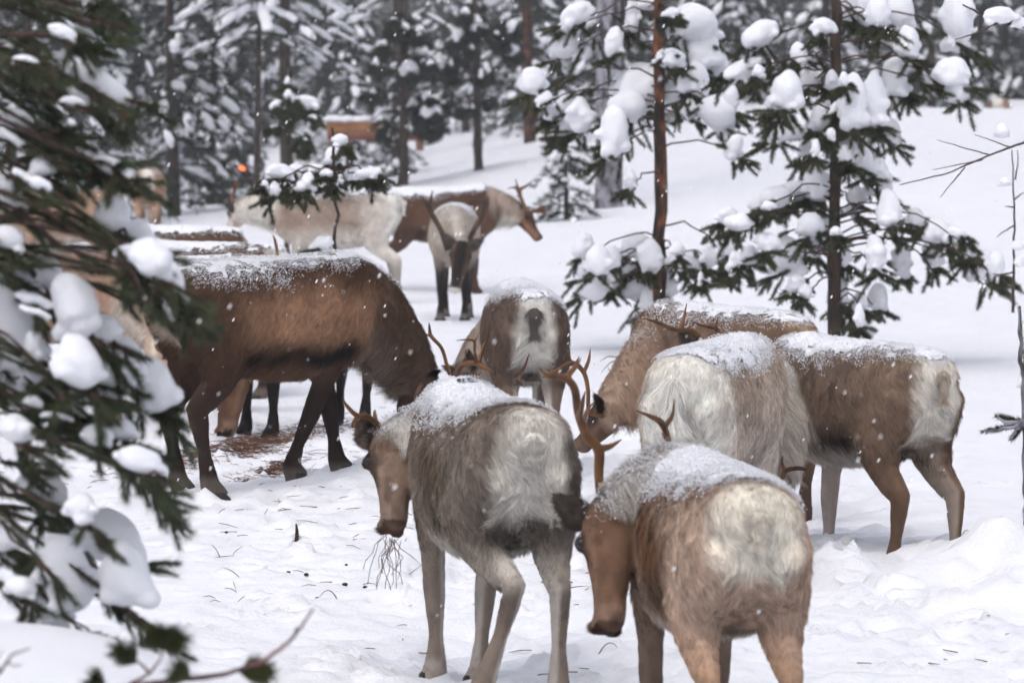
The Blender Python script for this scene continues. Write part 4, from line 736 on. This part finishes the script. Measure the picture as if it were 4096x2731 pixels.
    for x0, y0, x1, y1 in SPR:
        dd = d + R_.uniform(-.1, .3); a = W(x0, y0, dd) - base; b_ = W(x1, y1, dd + R_.uniform(-.12, .03)) - base; T = np.array([0, 0, max(.15, a[2] + R_.uniform(-.2, .5))])
        path = np.concatenate([bez(T, (T + a) / 2 + np.array([0, 0, R_.uniform(.02, .15)]), a, 7), bez(a, (a + b_) / 2 + np.array([0, 0, .015]), b_, 6)[1:]]); tw = [((a), (a + b_) / 2 + np.array([0, 0, .008])), ((a + b_) / 2 + np.array([0, 0, .008]), b_)]
        for j in range(R_.randint(4, 8)):
            p = a + (b_ - a) * R_.uniform(0, .9); dr = nrm(nrm(b_ - a) * .9 + R_.randn(3) * np.array([.5, .6, .35]) + np.array([0, 0, -.15])); tw.append((p, p + dr * R_.uniform(.05, .12)))
        tw += [(path[2], path[4]), (path[4], path[6])]
        bough(path, tw, [(a + (b_ - a) * u_ + np.array([0, 0, .015]), R_.uniform(.030, .06), R_.uniform(.010, .020), R_.uniform(.2, .7)) for u_ in R_.uniform(.0, .9, R_.randint(1, 3))] if R_.rand() < .75 and x0 < 330 else None, .8)
near_pine()

R3 = lambda x, y: (2100 + x * .8705, y * .8705)
R2 = lambda x, y: (1000 + x * .638, y * .638)
T2 = [(240, 70, 65, 45, -25), (180, 200, 55, 75, 15), (495, 80, 26, 70), (410, 205, 32, 70, 5), (560, 25, 45, 26), (655, 75, 42, 28), (770, 115, 92, 78), (800, 240, 72, 90), (880, 310, 45, 80, -10), (790, 380, 42, 72), (645, 270, 36, 36), (690, 280, 36, 40),
      (545, 415, 122, 102, -10), (470, 500, 66, 60), (405, 620, 50, 106, 3), (680, 390, 42, 70), (755, 510, 24, 46), (885, 525, 72, 74, 35), (940, 460, 32, 60), (160, 500, 52, 52), (250, 540, 46, 76), (195, 590, 28, 46), (40, 380, 46, 60, -20), (95, 460, 32, 32),
      (275, 1140, 36, 56), (270, 1230, 32, 60), (335, 1200, 40, 66), (315, 1310, 58, 62), (395, 1185, 34, 50), (490, 1235, 52, 26, -10), (520, 1130, 58, 50), (575, 1180, 42, 70), (540, 1310, 62, 82), (580, 1400, 40, 66), (640, 1330, 42, 70), (410, 1300, 24, 46), (700, 1150, 28, 28), (720, 1210, 62, 36), (800, 1200, 56, 40), (880, 1170, 50, 46), (930, 1110, 40, 60), (785, 1250, 22, 42), (960, 680, 30, 50, 20), (480, 830, 22, 45)]
pillow_tree('young pine with orange trunk and round snow pillows, right of centre', 15.6, [(620, 1568), (615, 1100), (625, 600), (615, 0), (612, -500), (605, -900)], T2, 21, (M_bark_orange, M_twig, M_needle), R3, jit=.5, nl=.034, nw=.0042, trunk_r=(.062, .028), dens=.8, extra=14, sink=.15, snow_scale=1.55)
# bare lower sprays of that pine
T3 = [(1080, 165, 72, 52, -35), (1000, 320, 72, 36, -25), (1110, 330, 36, 56), (1200, 430, 56, 80, 5), (1160, 510, 30, 60), (1200, 610, 72, 40, -8), (1370, 125, 42, 36), (1300, 360, 36, 56), (1260, 250, 32, 42), (1480, 40, 42, 62), (1540, 60, 42, 72), (1620, 60, 42, 76), (1720, 60, 52, 72), (1760, 210, 46, 72), (1700, 360, 46, 86), (1510, 480, 50, 110), (1530, 600, 60, 112), (1600, 480, 46, 110), (1990, 100, 56, 142), (1960, 340, 66, 60), (1985, 420, 46, 62), (1870, 350, 42, 26, 20),
      (1410, 380, 26, 46), (1415, 500, 30, 52), (1350, 560, 32, 52), (1405, 600, 22, 42), (1690, 620, 32, 62), (1230, 880, 60, 40, -15), (1150, 910, 62, 46, -20), (1095, 950, 50, 50), (935, 1000, 42, 36), (980, 1030, 46, 36), (1200, 1190, 62, 82), (1120, 1120, 50, 40, 15), (1330, 860, 42, 72), (1380, 850, 36, 46), (1310, 1040, 46, 52), (1520, 930, 32, 80), (1670, 970, 42, 76), (1620, 830, 46, 80), (1610, 1180, 36, 80), (1730, 1200, 36, 80), (1870, 1170, 36, 66), (1890, 1060, 46, 50), (1960, 1090, 52, 46, 20), (2020, 1140, 32, 52), (2105, 1230, 48, 70), (1440, 1330, 36, 72), (1620, 1370, 36, 60), (1340, 1130, 26, 56), (1030, 1180, 32, 42), (965, 1220, 26, 60), (1530, 1420, 32, 60), (1560, 1530, 26, 50), (1480, 700, 30, 60), (1560, 760, 34, 70), (1400, 1040, 30, 40), (1460, 1180, 30, 50), (1250, 1310, 34, 40), (1290, 700, 30, 50), (1790, 1010, 30, 50)]
pillow_tree('tall young pine thick with drooping snow fingers, on the right', 14.6, [(1425, 1640), (1422, 1100), (1440, 600), (1430, 60), (1430, -500), (1430, -800)], T3, 33, (M_bark, M_twig, M_needle), R3, jit=.6, nl=.036, nw=.0042, trunk_r=(.058, .026), dens=.8, extra=22, sink=.15, snow_scale=1.5)
T5 = [(525, 985, 58, 72, -10), (565, 880, 44, 48), (190, 1085, 85, 60, 5), (290, 1100, 70, 75, 5), (365, 1150, 46, 70), (420, 1065, 56, 36), (630, 1100, 60, 40), (730, 1095, 80, 42, -5), (480, 1090, 40, 34), (150, 1200, 40, 60), (455, 1530, 72, 52, -25), (520, 1150, 60, 26)]
pillow_tree('small snowy sapling with flat boughs and thin bare stem', 14.2, [(540, 2300), (540, 1568), (535, 1200), (525, 900), (520, 800)], T5, 45, PINE, R2, jit=.25, nl=.034, nw=.0042, trunk_r=(.018, .009), dens=.8, sink=.1, extra=4)
T6 = [(180, 660, 52, 36), (340, 645, 88, 46), (300, 850, 36, 32), (270, 690, 40, 28), (230, 760, 30, 30), (390, 740, 30, 22), (150, 800, 24, 18), (330, 920, 26, 20), (240, 600, 24, 40), (235, 520, 18, 40)]
pillow_tree('thin young spruce with capped boughs behind the sapling', 24.0, [(235, 1450), (235, 1000), (235, 600), (240, 420)], T6, 47, PINE, R2, jit=.4, nl=.07, nw=.008, trunk_r=(.03, .012), dens=.7, extra=8, sink=.1)
T7 = [(1390, 40, 55, 60), (1290, 240, 30, 70), (1180, 400, 40, 80), (1110, 400, 40, 50), (960, 180, 70, 60), (900, 160, 50, 40), (1060, 200, 40, 50), (1075, 330, 45, 45), (1000, 430, 60, 60), (1260, 430, 25, 70), (1640, 310, 45, 55), (1640, 170, 25, 60), (1050, 640, 50, 60), (1130, 700, 60, 70), (1210, 640, 40, 50), (820, 300, 35, 50), (820, 400, 30, 60), (790, 580, 50, 35), (840, 820, 40, 40), (1100, 790, 30, 60), (1350, 660, 22, 50), (1480, 440, 25, 60), (1560, 250, 30, 50), (1420, 150, 40, 70), (1330, 330, 30, 60), (1500, 620, 30, 40)]
pillow_tree('snow hung spruce on the ridge, left of the grey trunk', 35.0, [(1432, 975), (1425, 500), (1415, 100), (1410, -500)], [q for q in T7 if q[0] > 1120], 51, (M_bark, M_twig, M_needle_far), R2, jit=1.2, nl=.11, nw=.014, trunk_r=(.09, .04), dens=.55, extra=26, sink=.2, snow_scale=1.05)
pillow_tree('dark snowy spruce on the ridge above the feeding herd', 34.0, [(965, 1080), (965, 600), (970, 200), (975, -500)], [q for q in T7 if q[0] <= 1150], 53, (M_bark, M_twig, M_needle_far), R2, jit=1.2, nl=.11, nw=.014, trunk_r=(.09, .05), dens=.55, extra=26, sink=.2, snow_scale=1.05)

# --- tall trunks and the forest behind
def tall_pine(label, px, py, d, r, mt, h=11.0, crown0=.35, seed=0, name='pine_tree'):
    R_ = np.random.RandomState(seed); w = W(px, py, d); base = np.array([w[0], w[1], tz(w[0], w[1]) - .25]); root = empty(name, base); tag(root, label, 'tree')
    z = np.linspace(0, h, 24); P = np.stack([.05 * np.sin(z * .5 + seed), .05 * np.cos(z * .4 + seed), z], 1); mb = MB(); mb.tube(P, np.linspace(r, r * .25, 24) * (1 + .04 * R_.randn(24)), 16); mb.build('trunk', mt, root)
    cr, sn = MB(), MB()
    for zz in np.arange(h * crown0, h * .98, .34):
        for j in range(5):
            a = R_.rand() * 6.28; L_ = (.4 + 1.5 * (1 - zz / h) ** .7) * R_.uniform(.6, 1.1); o = np.array([math.cos(a), math.sin(a), 0]); b0 = np.array([np.interp(zz, z, P[:, 0]), np.interp(zz, z, P[:, 1]), zz]); e = b0 + o * L_ + np.array([0, 0, -.3 * L_]); pt = bez(b0, b0 + o * L_ * .6, e, 6); cr.tube(pt, np.linspace(.02, .006, 6), 4)
            for k in range(2, 6):
                needles(cr, pt[k] - o * .1, pt[k] + o * .15 + R_.randn(3) * .12, 26, .13, .016, R_)
                if R_.rand() < .45: clump(sn, pt[k] + np.array([0, 0, .045]), .24 * R_.uniform(.6, 1.5), .1, .06 * R_.uniform(.6, 1.6), .5, R_, 1, 0, o)
    cr.build('crown', M_needle_far, root, smooth=False)['kind'] = 'stuff'; sn.build('snow_load', M_snow, root)['kind'] = 'stuff'
tall_pine('thick frosted grey trunk standing alone on the slope', 2422, 842, 28.0, .21, M_bark_grey, 12, .42, 1)
tall_pine('straight red brown trunk on the crest of the slope', 2112, 590, 42.0, .14, M_bark_orange, 13, .12, 2)
tall_pine('tall dark pine trunk rising behind the thin young spruce', 1152, 660, 38.0, .14, M_bark, 13, .24, 3)
tall_pine('brown pine trunk between the two ridge spruces', 1600, 640, 44.0, .15, M_bark, 14, .26, 4)
tall_pine('slim dark trunk left of the sapling, by the red lamps', 1036, 800, 33.0, .055, M_bark, 9, .35, 5)

def forest_mesh(h, R, seed, dn=1.0):
    R_ = np.random.RandomState(seed); tr, cr, sn = MB(), MB(), MB(); z = np.linspace(0, h, 10); tr.tube(np.stack([.03 * np.sin(z + seed), .03 * np.cos(z * .8), z], 1), np.linspace(.035 + .011 * h, .012, 10), 8)
    zz = h * R_.uniform(.05, .12)
    while zz < h * .985:
        f = 1 - zz / h; n = int(R_.randint(4, 7) * dn + .5)
        for j in range(n):
            a = R_.rand() * 6.28; L_ = (R * f ** .75 + .10) * R_.uniform(.55, 1.15); o = np.array([math.cos(a), math.sin(a), 0]); b0 = np.array([0, 0, zz + R_.uniform(-.08, .08)]); e = b0 + o * L_ + np.array([0, 0, -L_ * R_.uniform(.25, .75)]); pt = bez(b0, b0 + o * L_ * .6 + np.array([0, 0, .06]), e, 6)
            cr.tube(pt, np.linspace(.014, .005, 6), 3)
            for k in range(1, 6):
                sd = np.cross(o, [0, 0, 1.0]) * R_.uniform(-.22, .22) * (L_ * .6 + .2)
                needles(cr, pt[k] - o * .05, pt[k] + o * .14 + sd + np.array([0, 0, -.08 * R_.rand()]), int(40 * dn), .125, .015, R_)
                if R_.rand() < .18: q = R_.uniform(.8, 1.5); sl = nrm(pt[min(k + 1, 5)] - pt[max(k - 1, 0)]); clump(sn, pt[k] + sd * .6 + np.array([0, 0, .035]), (.085 + .07 * L_) * q, .08 * q, .055 * q * R_.uniform(.8, 1.4), math.asin(-sl[2]) * R_.uniform(.8, 1.3), R_, 1, 0, o + sd * .8)
        zz += R_.uniform(.16, .28)
    out = []
    for nme, m, mt in (('trunk', tr, M_bark), ('crown', cr, M_needle_far), ('snow_load', sn, M_snow)):
        o = m.build(nme, mt, None, nme != 'crown'); out.append((nme, o.data)); bpy.data.objects.remove(o)
    return out
VAR = [forest_mesh(4.2, 1.05, 61), forest_mesh(6.0, 1.25, 62), forest_mesh(7.5, 1.35, 63), forest_mesh(5.0, .9, 64), forest_mesh(3.0, .85, 65)]
def forest_tree(label, var, px, d, s=1.0, rz=0.0, group='snowy trees of the background forest', py=None):
    X = (px - 2048) / FPX * d; yy = d * KD; b = (X, yy, tz(X, yy) - .15); r = empty('spruce_tree', b, rz); r.scale = (s, s, s); tag(r, label, 'tree', group)
    for nme, me in VAR[var]:
        o = link(nme, me, r)
        if nme != 'trunk': o['kind'] = 'stuff'
LBL = 'snow covered conifer in the background forest'
R_ = np.random.RandomState(77)
SPOT = [('dark snowy conifer at the far left behind the near pine', 2, 120, 30, 1.05), ('broad snowy conifer left of the distant rear view reindeer', 1, 420, 32, 1.0), ('snowy conifer right behind the distant rear view reindeer', 2, 690, 34, 1.0), ('low snowy conifer left of the red lamps', 1, 850, 36, .95), ('small snowy conifer under the tall dark pine', 3, 880, 39, 1.0), ('little snow coated fir beside the grey trunk', 4, 2260, 27, .62),
        ('snowy fir right of the wooden trough', 4, 1590, 40, .8), ('tall snowy conifer above the wooden trough', 2, 1400, 50, 1.0), ('snowy conifer behind the orange trunked pine', 2, 2480, 40, 1.0), ('snowy conifer on the crest between the two right pines', 1, 2950, 47, .95), ('snowy conifer behind the top of the right pine', 2, 3300, 46, 1.0), ('snowy conifer right of the tall right pine', 3, 3720, 44, 1.1), ('snowy conifer at the upper right edge', 2, 4010, 48, 1.0), ('small fir beside the far reindeer', 4, 3880, 41, .75)]
for q in SPOT: forest_tree(q[0], q[1], q[2], q[3], q[4], R_.rand() * 6.28)
for k in range(96):
    d = R_.uniform(46, 92); px = R_.uniform(-500, 4600)
    if d < 56 and 880 < px < 1800: d += 14
    v_ = R_.choice([0, 1, 2, 2, 3]); lb_ = '%s snow covered conifer in the %s of the forest behind, %s' % (('low broad', 'full broad', 'tall', 'slender', 'small')[v_], 'left third' if px < 1365 else 'middle' if px < 2731 else 'right third', 'nearer row' if d < 66 else 'farther row')
    forest_tree(lb_, v_, px, d, R_.uniform(.9, 1.35), R_.rand() * 6.28)
# the wood far behind, one dark mass
far = MB(); sfar = MB(); R_ = np.random.RandomState(5)
for k in range(170):
    y = R_.uniform(95, 150) * KD; x = R_.uniform(-62, 62); h = R_.uniform(8, 14); z0 = tz(x, y); far.tube(np.array([[x, y, z0], [x, y, z0 + h]]), np.array([.14, .03]), 5); n = 300
    zz = R_.rand(n) ** 1.2; f = (1 - zz) ** .8 * 1.9 + .12; a = R_.rand(n) * 6.28; rr = f * R_.uniform(.3, 1.05, n); b = np.stack([x + rr * np.cos(a), y + rr * np.sin(a), z0 + .06 * h + zz * .94 * h], 1); dr = np.stack([np.cos(a), np.sin(a), -.5 + 0 * a], 1); w = np.stack([-np.sin(a), np.cos(a), 0 * a], 1) * .16
    V = np.stack([b + w, b - w, b + dr * .55 * R_.uniform(.6, 1.2, n)[:, None]], 1).reshape(-1, 3); far.add(V, np.arange(3 * n).reshape(n, 3))
    m = R_.rand(n) < .05; VV, FF = scatter(ICO[0], b[m] + dr[m] * .15 + np.array([0, 0, .08]), R_.uniform(.08, .19, (m.sum(), 1)) * np.array([1.1, 1.1, .8])); sfar.add(VV, FF)
f_ = far.build('distant_forest', M_needle_far, None, False); tag(f_, 'dark hazy wood far behind the herd', None, None, 'stuff')
f2 = sfar.build('forest_snow', M_snow, None); tag(f2, 'snow on the boughs of the far wood', None, None, 'stuff')

# --- bare saplings and twigs on the right
def bare(label, paths, d, rad, mt, name, snow=None, needl=None, seed=0, cat='twig', root_px=None):
    R_ = np.random.RandomState(seed); P0 = W(*paths[0][0], d); b = P0.copy(); root = empty(name, b); tag(root, label, cat)
    for k, p in enumerate(paths):
        Q = np.array([Wm(x, y, d * KD + .12 * math.sin(x * .01 + k)) for x, y in p]) - b; t = np.linspace(0, len(Q) - 1, 6 * len(Q)); Q = np.stack([np.interp(t, np.arange(len(Q)), Q[:, c]) for c in range(3)], 1); Q[1:-1] += .15 * rad * R_.randn(len(Q) - 2, 3)
        mb = MB(); r0 = rad * (1 if k == 0 else .55); mb.tube(Q, np.linspace(r0, r0 * .35, len(Q)), 7); mb.build('stem' if k == 0 else 'twig', mt, root)
    if needl:
        for x0, y0, x1, y1, n, ln in needl:
            nb = MB(); needles(nb, W(x0, y0, d) - b, W(x1, y1, d) - b, n * (2 if d < 4.5 else 1), ln * (1.25 if d < 4.5 else 1), .0030 if d < 4.5 else .0018 * d / 4.5, R_, .6); nb.build('needles', M_needle, root, smooth=False)
    for q in snow or []:
        ppm = FPX / d; sm = MB(); clump(sm, W(q[0], q[1], d) - b, q[2] / ppm, min(q[2], q[3]) / ppm, q[3] / ppm, 0, R_, 2, 1); fuse(sm.build('snow_clump', M_snow, root), min(q[2], q[3]) / ppm)
    return root
bare('bare thin sapling with short side twigs at the right edge', [[(4052, 1250), (4055, 1080), (4058, 850), (4048, 600)], [(4058, 900), (4010, 930), (3985, 950)], [(4056, 1090), (3990, 1100), (3975, 1095)], [(4055, 800), (4080, 780), (4096, 770)], [(4056, 980), (4090, 985)], [(4060, 720), (4072, 650), (4070, 600)], [(4056, 830), (4020, 825)]], 12.5, .011, M_twig, 'bare_sapling', [(4070, 985, 30, 28), (4078, 1050, 26, 34), (4020, 730, 28, 26)], seed=4, cat='sapling')
bare('long bare branch arching in from the right edge', [[(4300, 520), (4096, 570), (3960, 620), (3800, 690), (3600, 740)], [(3960, 620), (3850, 590), (3750, 560)], [(3930, 640), (3830, 660), (3730, 680)], [(3860, 670), (3800, 740), (3760, 790)], [(4040, 590), (3960, 560), (3900, 540)]], 11.0, .008, M_twig, 'bare_branch', [(4010, 530, 32, 42)], seed=6, cat='branch')
bare('dark snow capped branch in the top right corner', [[(4300, 150), (4096, 110), (3960, 75), (3850, 20)], [(4000, 85), (3920, 130), (3820, 160)]], 11.5, .014, M_twig, 'bare_branch', [(4000, 65, 75, 48), (4080, 95, 40, 30)], seed=7, cat='branch')
bare('young fir at the right edge with one needled side twig', [[(4110, 2100), (4105, 1900), (4092, 1500), (4075, 1225)], [(4100, 1690), (4020, 1690), (3990, 1665)], [(4110, 1690), (4030, 1710), (3935, 1725)], [(4110, 1690), (4060, 1720), (4050, 1755)]], 7.2, .016, M_bark_grey, 'young_fir', [(4090, 1530, 22, 42)], [(4100, 1688, 3990, 1665, 500, .022), (4100, 1695, 3935, 1725, 700, .022), (4090, 1705, 4048, 1755, 350, .022), (4110, 1640, 4080, 1230, 500, .012)], seed=8, cat='tree')
bare('small dark leafless shrub behind the grazing brown reindeer', [[(2450, 1500), (2470, 1440), (2520, 1400)], [(2470, 1440), (2440, 1450), (2405, 1490)], [(2480, 1430), (2430, 1425), (2400, 1445)], [(2500, 1410), (2540, 1380), (2560, 1370)]], 12.0, .008, M_twig, 'bare_shrub', [(2570, 1390, 22, 26)], [(2500, 1410, 2560, 1370, 200, .03), (2490, 1440, 2530, 1480, 150, .03)], seed=9, cat='shrub')
bare('red stemmed pine twig sticking up at the bottom left', [[(400, 2760), (700, 2720), (880, 2700), (1040, 2650), (1140, 2580), (1210, 2500), (1252, 2432)], [(520, 2735), (600, 2690), (640, 2640), (648, 2590)], [(600, 2690), (560, 2650), (510, 2620)], [(1190, 2525), (1180, 2510)], [(1040, 2650), (1030, 2635)]], 3.95, .0065, M_redtwig, 'pine_twig', [(505, 2565, 34, 50), (675, 2490, 55, 32)], [(545, 2650, 490, 2600, 420, .032), (648, 2600, 650, 2540, 420, .034), (640, 2570, 720, 2560, 260, .03), (760, 2715, 720, 2690, 350, .032), (960, 2690, 1010, 2680, 300, .034), (1000, 2680, 1060, 2690, 260, .03), (420, 2740, 380, 2720, 200, .03), (640, 2590, 600, 2555, 200, .03)], seed=10)
bare('dark bare twigs at the bottom left corner', [[(-120, 2760), (0, 2690), (45, 2620), (120, 2590)], [(20, 2650), (70, 2660), (90, 2655)], [(0, 2690), (-20, 2640), (10, 2600)]], 3.8, .004, M_redtwig, 'bare_twig', seed=12)

# ------------------------------------------------------------------ far trough and snowmobile
def trough():
    d = 46.0; w = W(1450, 560, d); z0 = tz(w[0], w[1]); b = np.array([w[0] + .35, w[1], max(z0, w[2] - .05) - .02]); root = empty('feeding_trough', b, math.radians(-6)); tag(root, 'orange brown plank trough under a snow cap, far behind the herd', 'trough')
    for k in range(3): mb = MB(); mb.box((0, -.42, .12 + k * .145), (1.1, .022, .068)); o = mb.build('plank', M_redwood if k == 0 else M_wood, root, False)
    for k in range(3): mb = MB(); mb.box((0, .42, .12 + k * .145), (1.1, .022, .068)); mb.build('plank', M_wood, root, False)
    for s_ in (-1, 1):
        mb = MB(); mb.box((s_ * 1.09, 0, .26), (.022, .44, .21)); mb.build('end_panel', M_wood, root, False)
        for t in (-1, 1): mb = MB(); mb.box((s_ * .98, t * .36, -.02), (.04, .04, .16)); mb.build('leg', M_wood, root, False)
    sm = MB(); R_ = np.random.RandomState(2)
    for k in range(7): clump(sm, np.array([-1.0 + k * .33, 0, .52]), .34, .48, .14, 0, R_, 2, 1)
    sm.build('snow_cap', M_snow, root)
trough()
M_lamp, nt_, b_ = mat('tail_lamp'); b_.inputs['Base Color'].default_value = (.6, .08, .02, 1); b_.inputs['Emission Color'].default_value = (1, .16, .05, 1); b_.inputs['Emission Strength'].default_value = 5.0
M_shell = noisy('dark_shell', (.02, .02, .025), (.05, .05, .055), 6, .4)
M_glass = mat('visor')[0]; M_glass.node_tree.nodes['Principled BSDF'].inputs['Base Color'].default_value = (.05, .06, .07, 1); M_glass.node_tree.nodes['Principled BSDF'].inputs['Roughness'].default_value = .1
def snowmobile():
    d = 44.0; w = W(988, 592, d); z0 = tz(w[0], w[1]); b = np.array([w[0], w[1] + .6, min(z0, w[2] - .4)]); root = empty('snowmobile', b, math.radians(90)); tag(root, 'dark parked snowmobile showing two glowing red tail lamps among the far trees', 'snowmobile')
    xs = np.array([-.55, -.3, .1, .5, .85, 1.1]); mb = MB(); mb.loft(np.stack([xs, 0 * xs, np.array([.42, .45, .48, .55, .52, .40])], 1), np.tile([0, 1., 0], (6, 1)), np.tile([0, 0, 1.], (6, 1)), np.array([.16, .2, .24, .34, .3, .1]), np.array([.12, .16, .18, .26, .2, .06]), 14); mb.build('body', M_shell, root)
    xs = np.array([-.55, -.2, .25]); mb = MB(); mb.loft(np.stack([xs, 0 * xs, np.array([.64, .66, .70])], 1), np.tile([0, 1., 0], (3, 1)), np.tile([0, 0, 1.], (3, 1)), np.array([.14, .15, .1]), np.array([.07, .07, .05]), 12); mb.build('seat', M_hoof, root)
    mb = MB(); mb.box((-.05, 0, .17), (.62, .19, .12)); mb.build('track', M_hoof, root)
    mb = MB(); mb.tube([(.55, 0, .75), (.42, 0, .98)], .02, 6); mb.tube([(.42, -.35, .98), (.42, .35, .98)], .016, 6); mb.build('handlebar', M_shell, root)
    mb = MB(); mb.box((.72, 0, .88), (.012, .22, .16)); mb.build('windscreen', M_glass, root)
    for s_ in (-1, 1):
        mb = MB(); mb.tube([(.45, s_ * .42, .06), (.9, s_ * .42, .05), (1.25, s_ * .42, .09), (1.4, s_ * .42, .2)], .05, 6); mb.build('ski', M_shell, root)
        V, F = ICO[2]; mk('tail_lamp', V * np.array([.05, .075, .075]) + np.array([-.68, s_ * .105, .52]), [F], M_lamp, root)
snowmobile()

# ------------------------------------------------------------------ litter on the snow
R_ = np.random.RandomState(8)
def hay(label, cx, cy, wpx, hpx, n, ang, name='hay_patch'):
    c = onground(cx, cy, 10); mb = MB(); 
    for k in range(n):
        u, v = R_.randn() * .5, R_.randn() * .5; px, py = cx + u * wpx + v * hpx * .1, cy + v * hpx - u * wpx * math.tan(ang)
        d0 = FPX * (CAM_H - c[2]) / max(py - HORIZON, 50); X, Y = (px - 2048) / FPX * d0, d0 * KD
        p = np.array([X, Y, tz(X, Y) + R_.uniform(-.005, .03)]); dr = nrm(np.array([R_.randn(), R_.randn(), R_.randn() * .2])); L_ = R_.uniform(.03, .11); q = np.array([p - dr * L_ / 2, p + np.array([0, 0, .008 * R_.rand()]), p + dr * L_ / 2]); mb.tube(q, np.array([.0016, .002, .001]), 3)
    tag(mb.build(name, M_hay, None), label, None, None, 'stuff')
hay('brown hay strewn in a band under the dark brown reindeer', 960, 1800, 400, 36, 1700, .20)
hay('small tuft of brown hay beside the dark brown reindeer', 1090, 1895, 150, 26, 500, .30)
hay('scattered pale straw at the feet of the herd', 1300, 2000, 900, 500, 130, 0, 'scattered_straw')
M_hay2 = M_hay
def stalk(px, py, ln, seed, upright=.3):
    r = np.random.RandomState(seed); c = onground(px, py, 7.5); a = r.rand() * 6.28; mb = MB(); d1 = np.array([math.cos(a), math.sin(a), upright]); d2 = np.array([math.cos(a + r.uniform(-1.2, 1.2)), math.sin(a + r.uniform(-1.2, 1.2)), upright * r.uniform(-1, .6)])
    P = np.array([np.zeros(3) - d1 * .01, d1 * ln * .5, d1 * ln * .5 + d2 * ln * .5]); mb.tube(bez(*P, 6), np.linspace(.0026, .0012, 6), 5); s_ = mb.build('straw_stalk', M_straw); s_.location = c + np.array([0, 0, .004])
    tag(s_, 'thin dry straw stalk lying on the trodden snow', 'straw', 'dry straw stalks on the snow')
SP = [(1150, 2010), (1260, 2030), (1160, 2120), (1290, 1950), (1400, 2100), (1380, 2130), (1420, 2160), (1350, 2200), (1040, 1935), (985, 2040), (1120, 2045), (1320, 2330), (1350, 2400), (1180, 2440), (1460, 2420), (1050, 2420), (1470, 2560), (1950, 2330), (1990, 2300), (2170, 2330), (1915, 2420), (2290, 2350), (2330, 2370), (2310, 2420), (2350, 2300), (2280, 2330), (2400, 2620), (2370, 2680), (2160, 2700), (2300, 2690), (3850, 2140), (3890, 2130), (3780, 2640), (3820, 2610), (3720, 2660), (3950, 2650), (3560, 2690), (3650, 2590), (4020, 2560), (3860, 2500), (3960, 2480), (3430, 2640), (2440, 2330), (1650, 2450), (1520, 2310), (1610, 2560), (1700, 2620), (880, 2230), (940, 2130), (1230, 1900)]
for k, (x, y) in enumerate(SP): stalk(x, y, R_.uniform(.03, .10), 100 + k, R_.choice([.1, .3, 1.6], p=[.6, .25, .15]))
# the wisp the grey one is pulling up
g = deer['A']; mb = MB(); m0 = g.root.matrix_world.to_translation() * 0; m0 = Wm(1560, 2150, 6.5 * KD + .72); r = np.random.RandomState(4)
for k in range(16):
    p = m0 + r.randn(3) * np.array([.02, .02, .008]); P = [p]
    for j in range(6): p = p + np.array([r.randn() * .016 - .002, r.randn() * .016, -.024 - .012 * r.rand()]); P.append(p)
    mb.tube(np.array(P[:r.randint(4, 8)]), .0013, 4)
tag(mb.build('hay_wisp', M_hay), 'wisp of dry hay hanging from the grey reindeer\'s mouth', 'hay')
for k, (x, y, rr) in enumerate([(1380, 2340, .010), (1460, 2350, .008), (1268, 2395, .008), (1155, 2290, .007), (1225, 2300, .009), (1376, 2200, .007), (1260, 2220, .006), (740, 2040, .007), (905, 2130, .007), (1385, 2260, .006)]):
    c = onground(x, y, 7.5); V, F = ICO[1]; V = V * (1 + .3 * (fbm(V * 2 + k, 2) - .5))[:, None] * rr * np.array([1.2, .9, .8]); o = mk('dropping', V, [F], M_dung); o.location = c + np.array([0, 0, rr * .4]); tag(o, 'small black dropping on the trodden snow', 'dropping', 'droppings on the snow')
# broken fir tip stuck in the snow
c = onground(1185, 2172, 7.6); root = empty('broken_fir_tip', c); tag(root, 'short broken fir tip stuck upright in the snow', 'twig'); mb = MB(); mb.tube([(0, 0, -.02), (.004, 0, .04), (0, 0, .075)], np.array([.010, .008, .004]), 7); mb.build('stem', M_bark_orange, root); nb = MB(); needles(nb, (0, 0, .04), (0, 0, .0), 60, .035, .003, np.random.RandomState(1), .5); nb.build('needles', M_needle, root, smooth=False)
# ------------------------------------------------------------------ falling snow
R_ = np.random.RandomState(19); n = 2700; d = 4.2 + 26 * R_.rand(n) ** 1.3; px = R_.uniform(-250, 4350, n); py = R_.uniform(-200, 2500, n)
P = np.array([0, 0, CAM_H]) + (d * KD)[:, None] * (_F + ((px - 2048)[:, None] * _R + (1365.5 - py)[:, None] * _U) / (FPX * KD))
m = P[:, 2] > terrain(P[:, 0], P[:, 1]) + .05; P = P[m]; rr = (.0012 + .0030 * R_.rand(len(P)) ** 1.7) * (1 + .03 * (d[m] - 5)); V, F = ICO[1]
sh = V * np.array([.75, .75, 1.7]); sh[:, 0] += .45 * sh[:, 2]; VV, FF = scatter((sh, F), P, rr); fl = mk('falling_snow', VV, [FF], M_flake); tag(fl, 'snowflakes falling through the air', None, None, 'stuff')

# ------------------------------------------------------------------ haze of the snowy air
mb = MB(); mb.box((0, 150, 8.5), (140, 165, 14)); hz = mb.build('haze', None, None, False); tag(hz, 'pale snowy air between the trees', None, None, 'stuff')
mh = bpy.data.materials.new('snowy_air'); mh.use_nodes = True; nt = mh.node_tree; nt.nodes.clear(); o_ = nt.nodes.new('ShaderNodeOutputMaterial'); pv = nt.nodes.new('ShaderNodeVolumePrincipled'); pv.inputs['Color'].default_value = (.93, .93, .97, 1); pv.inputs['Density'].default_value = .0019; pv.inputs['Anisotropy'].default_value = .3
nt.links.new(pv.outputs[0], o_.inputs['Volume']); hz.data.materials.append(mh)
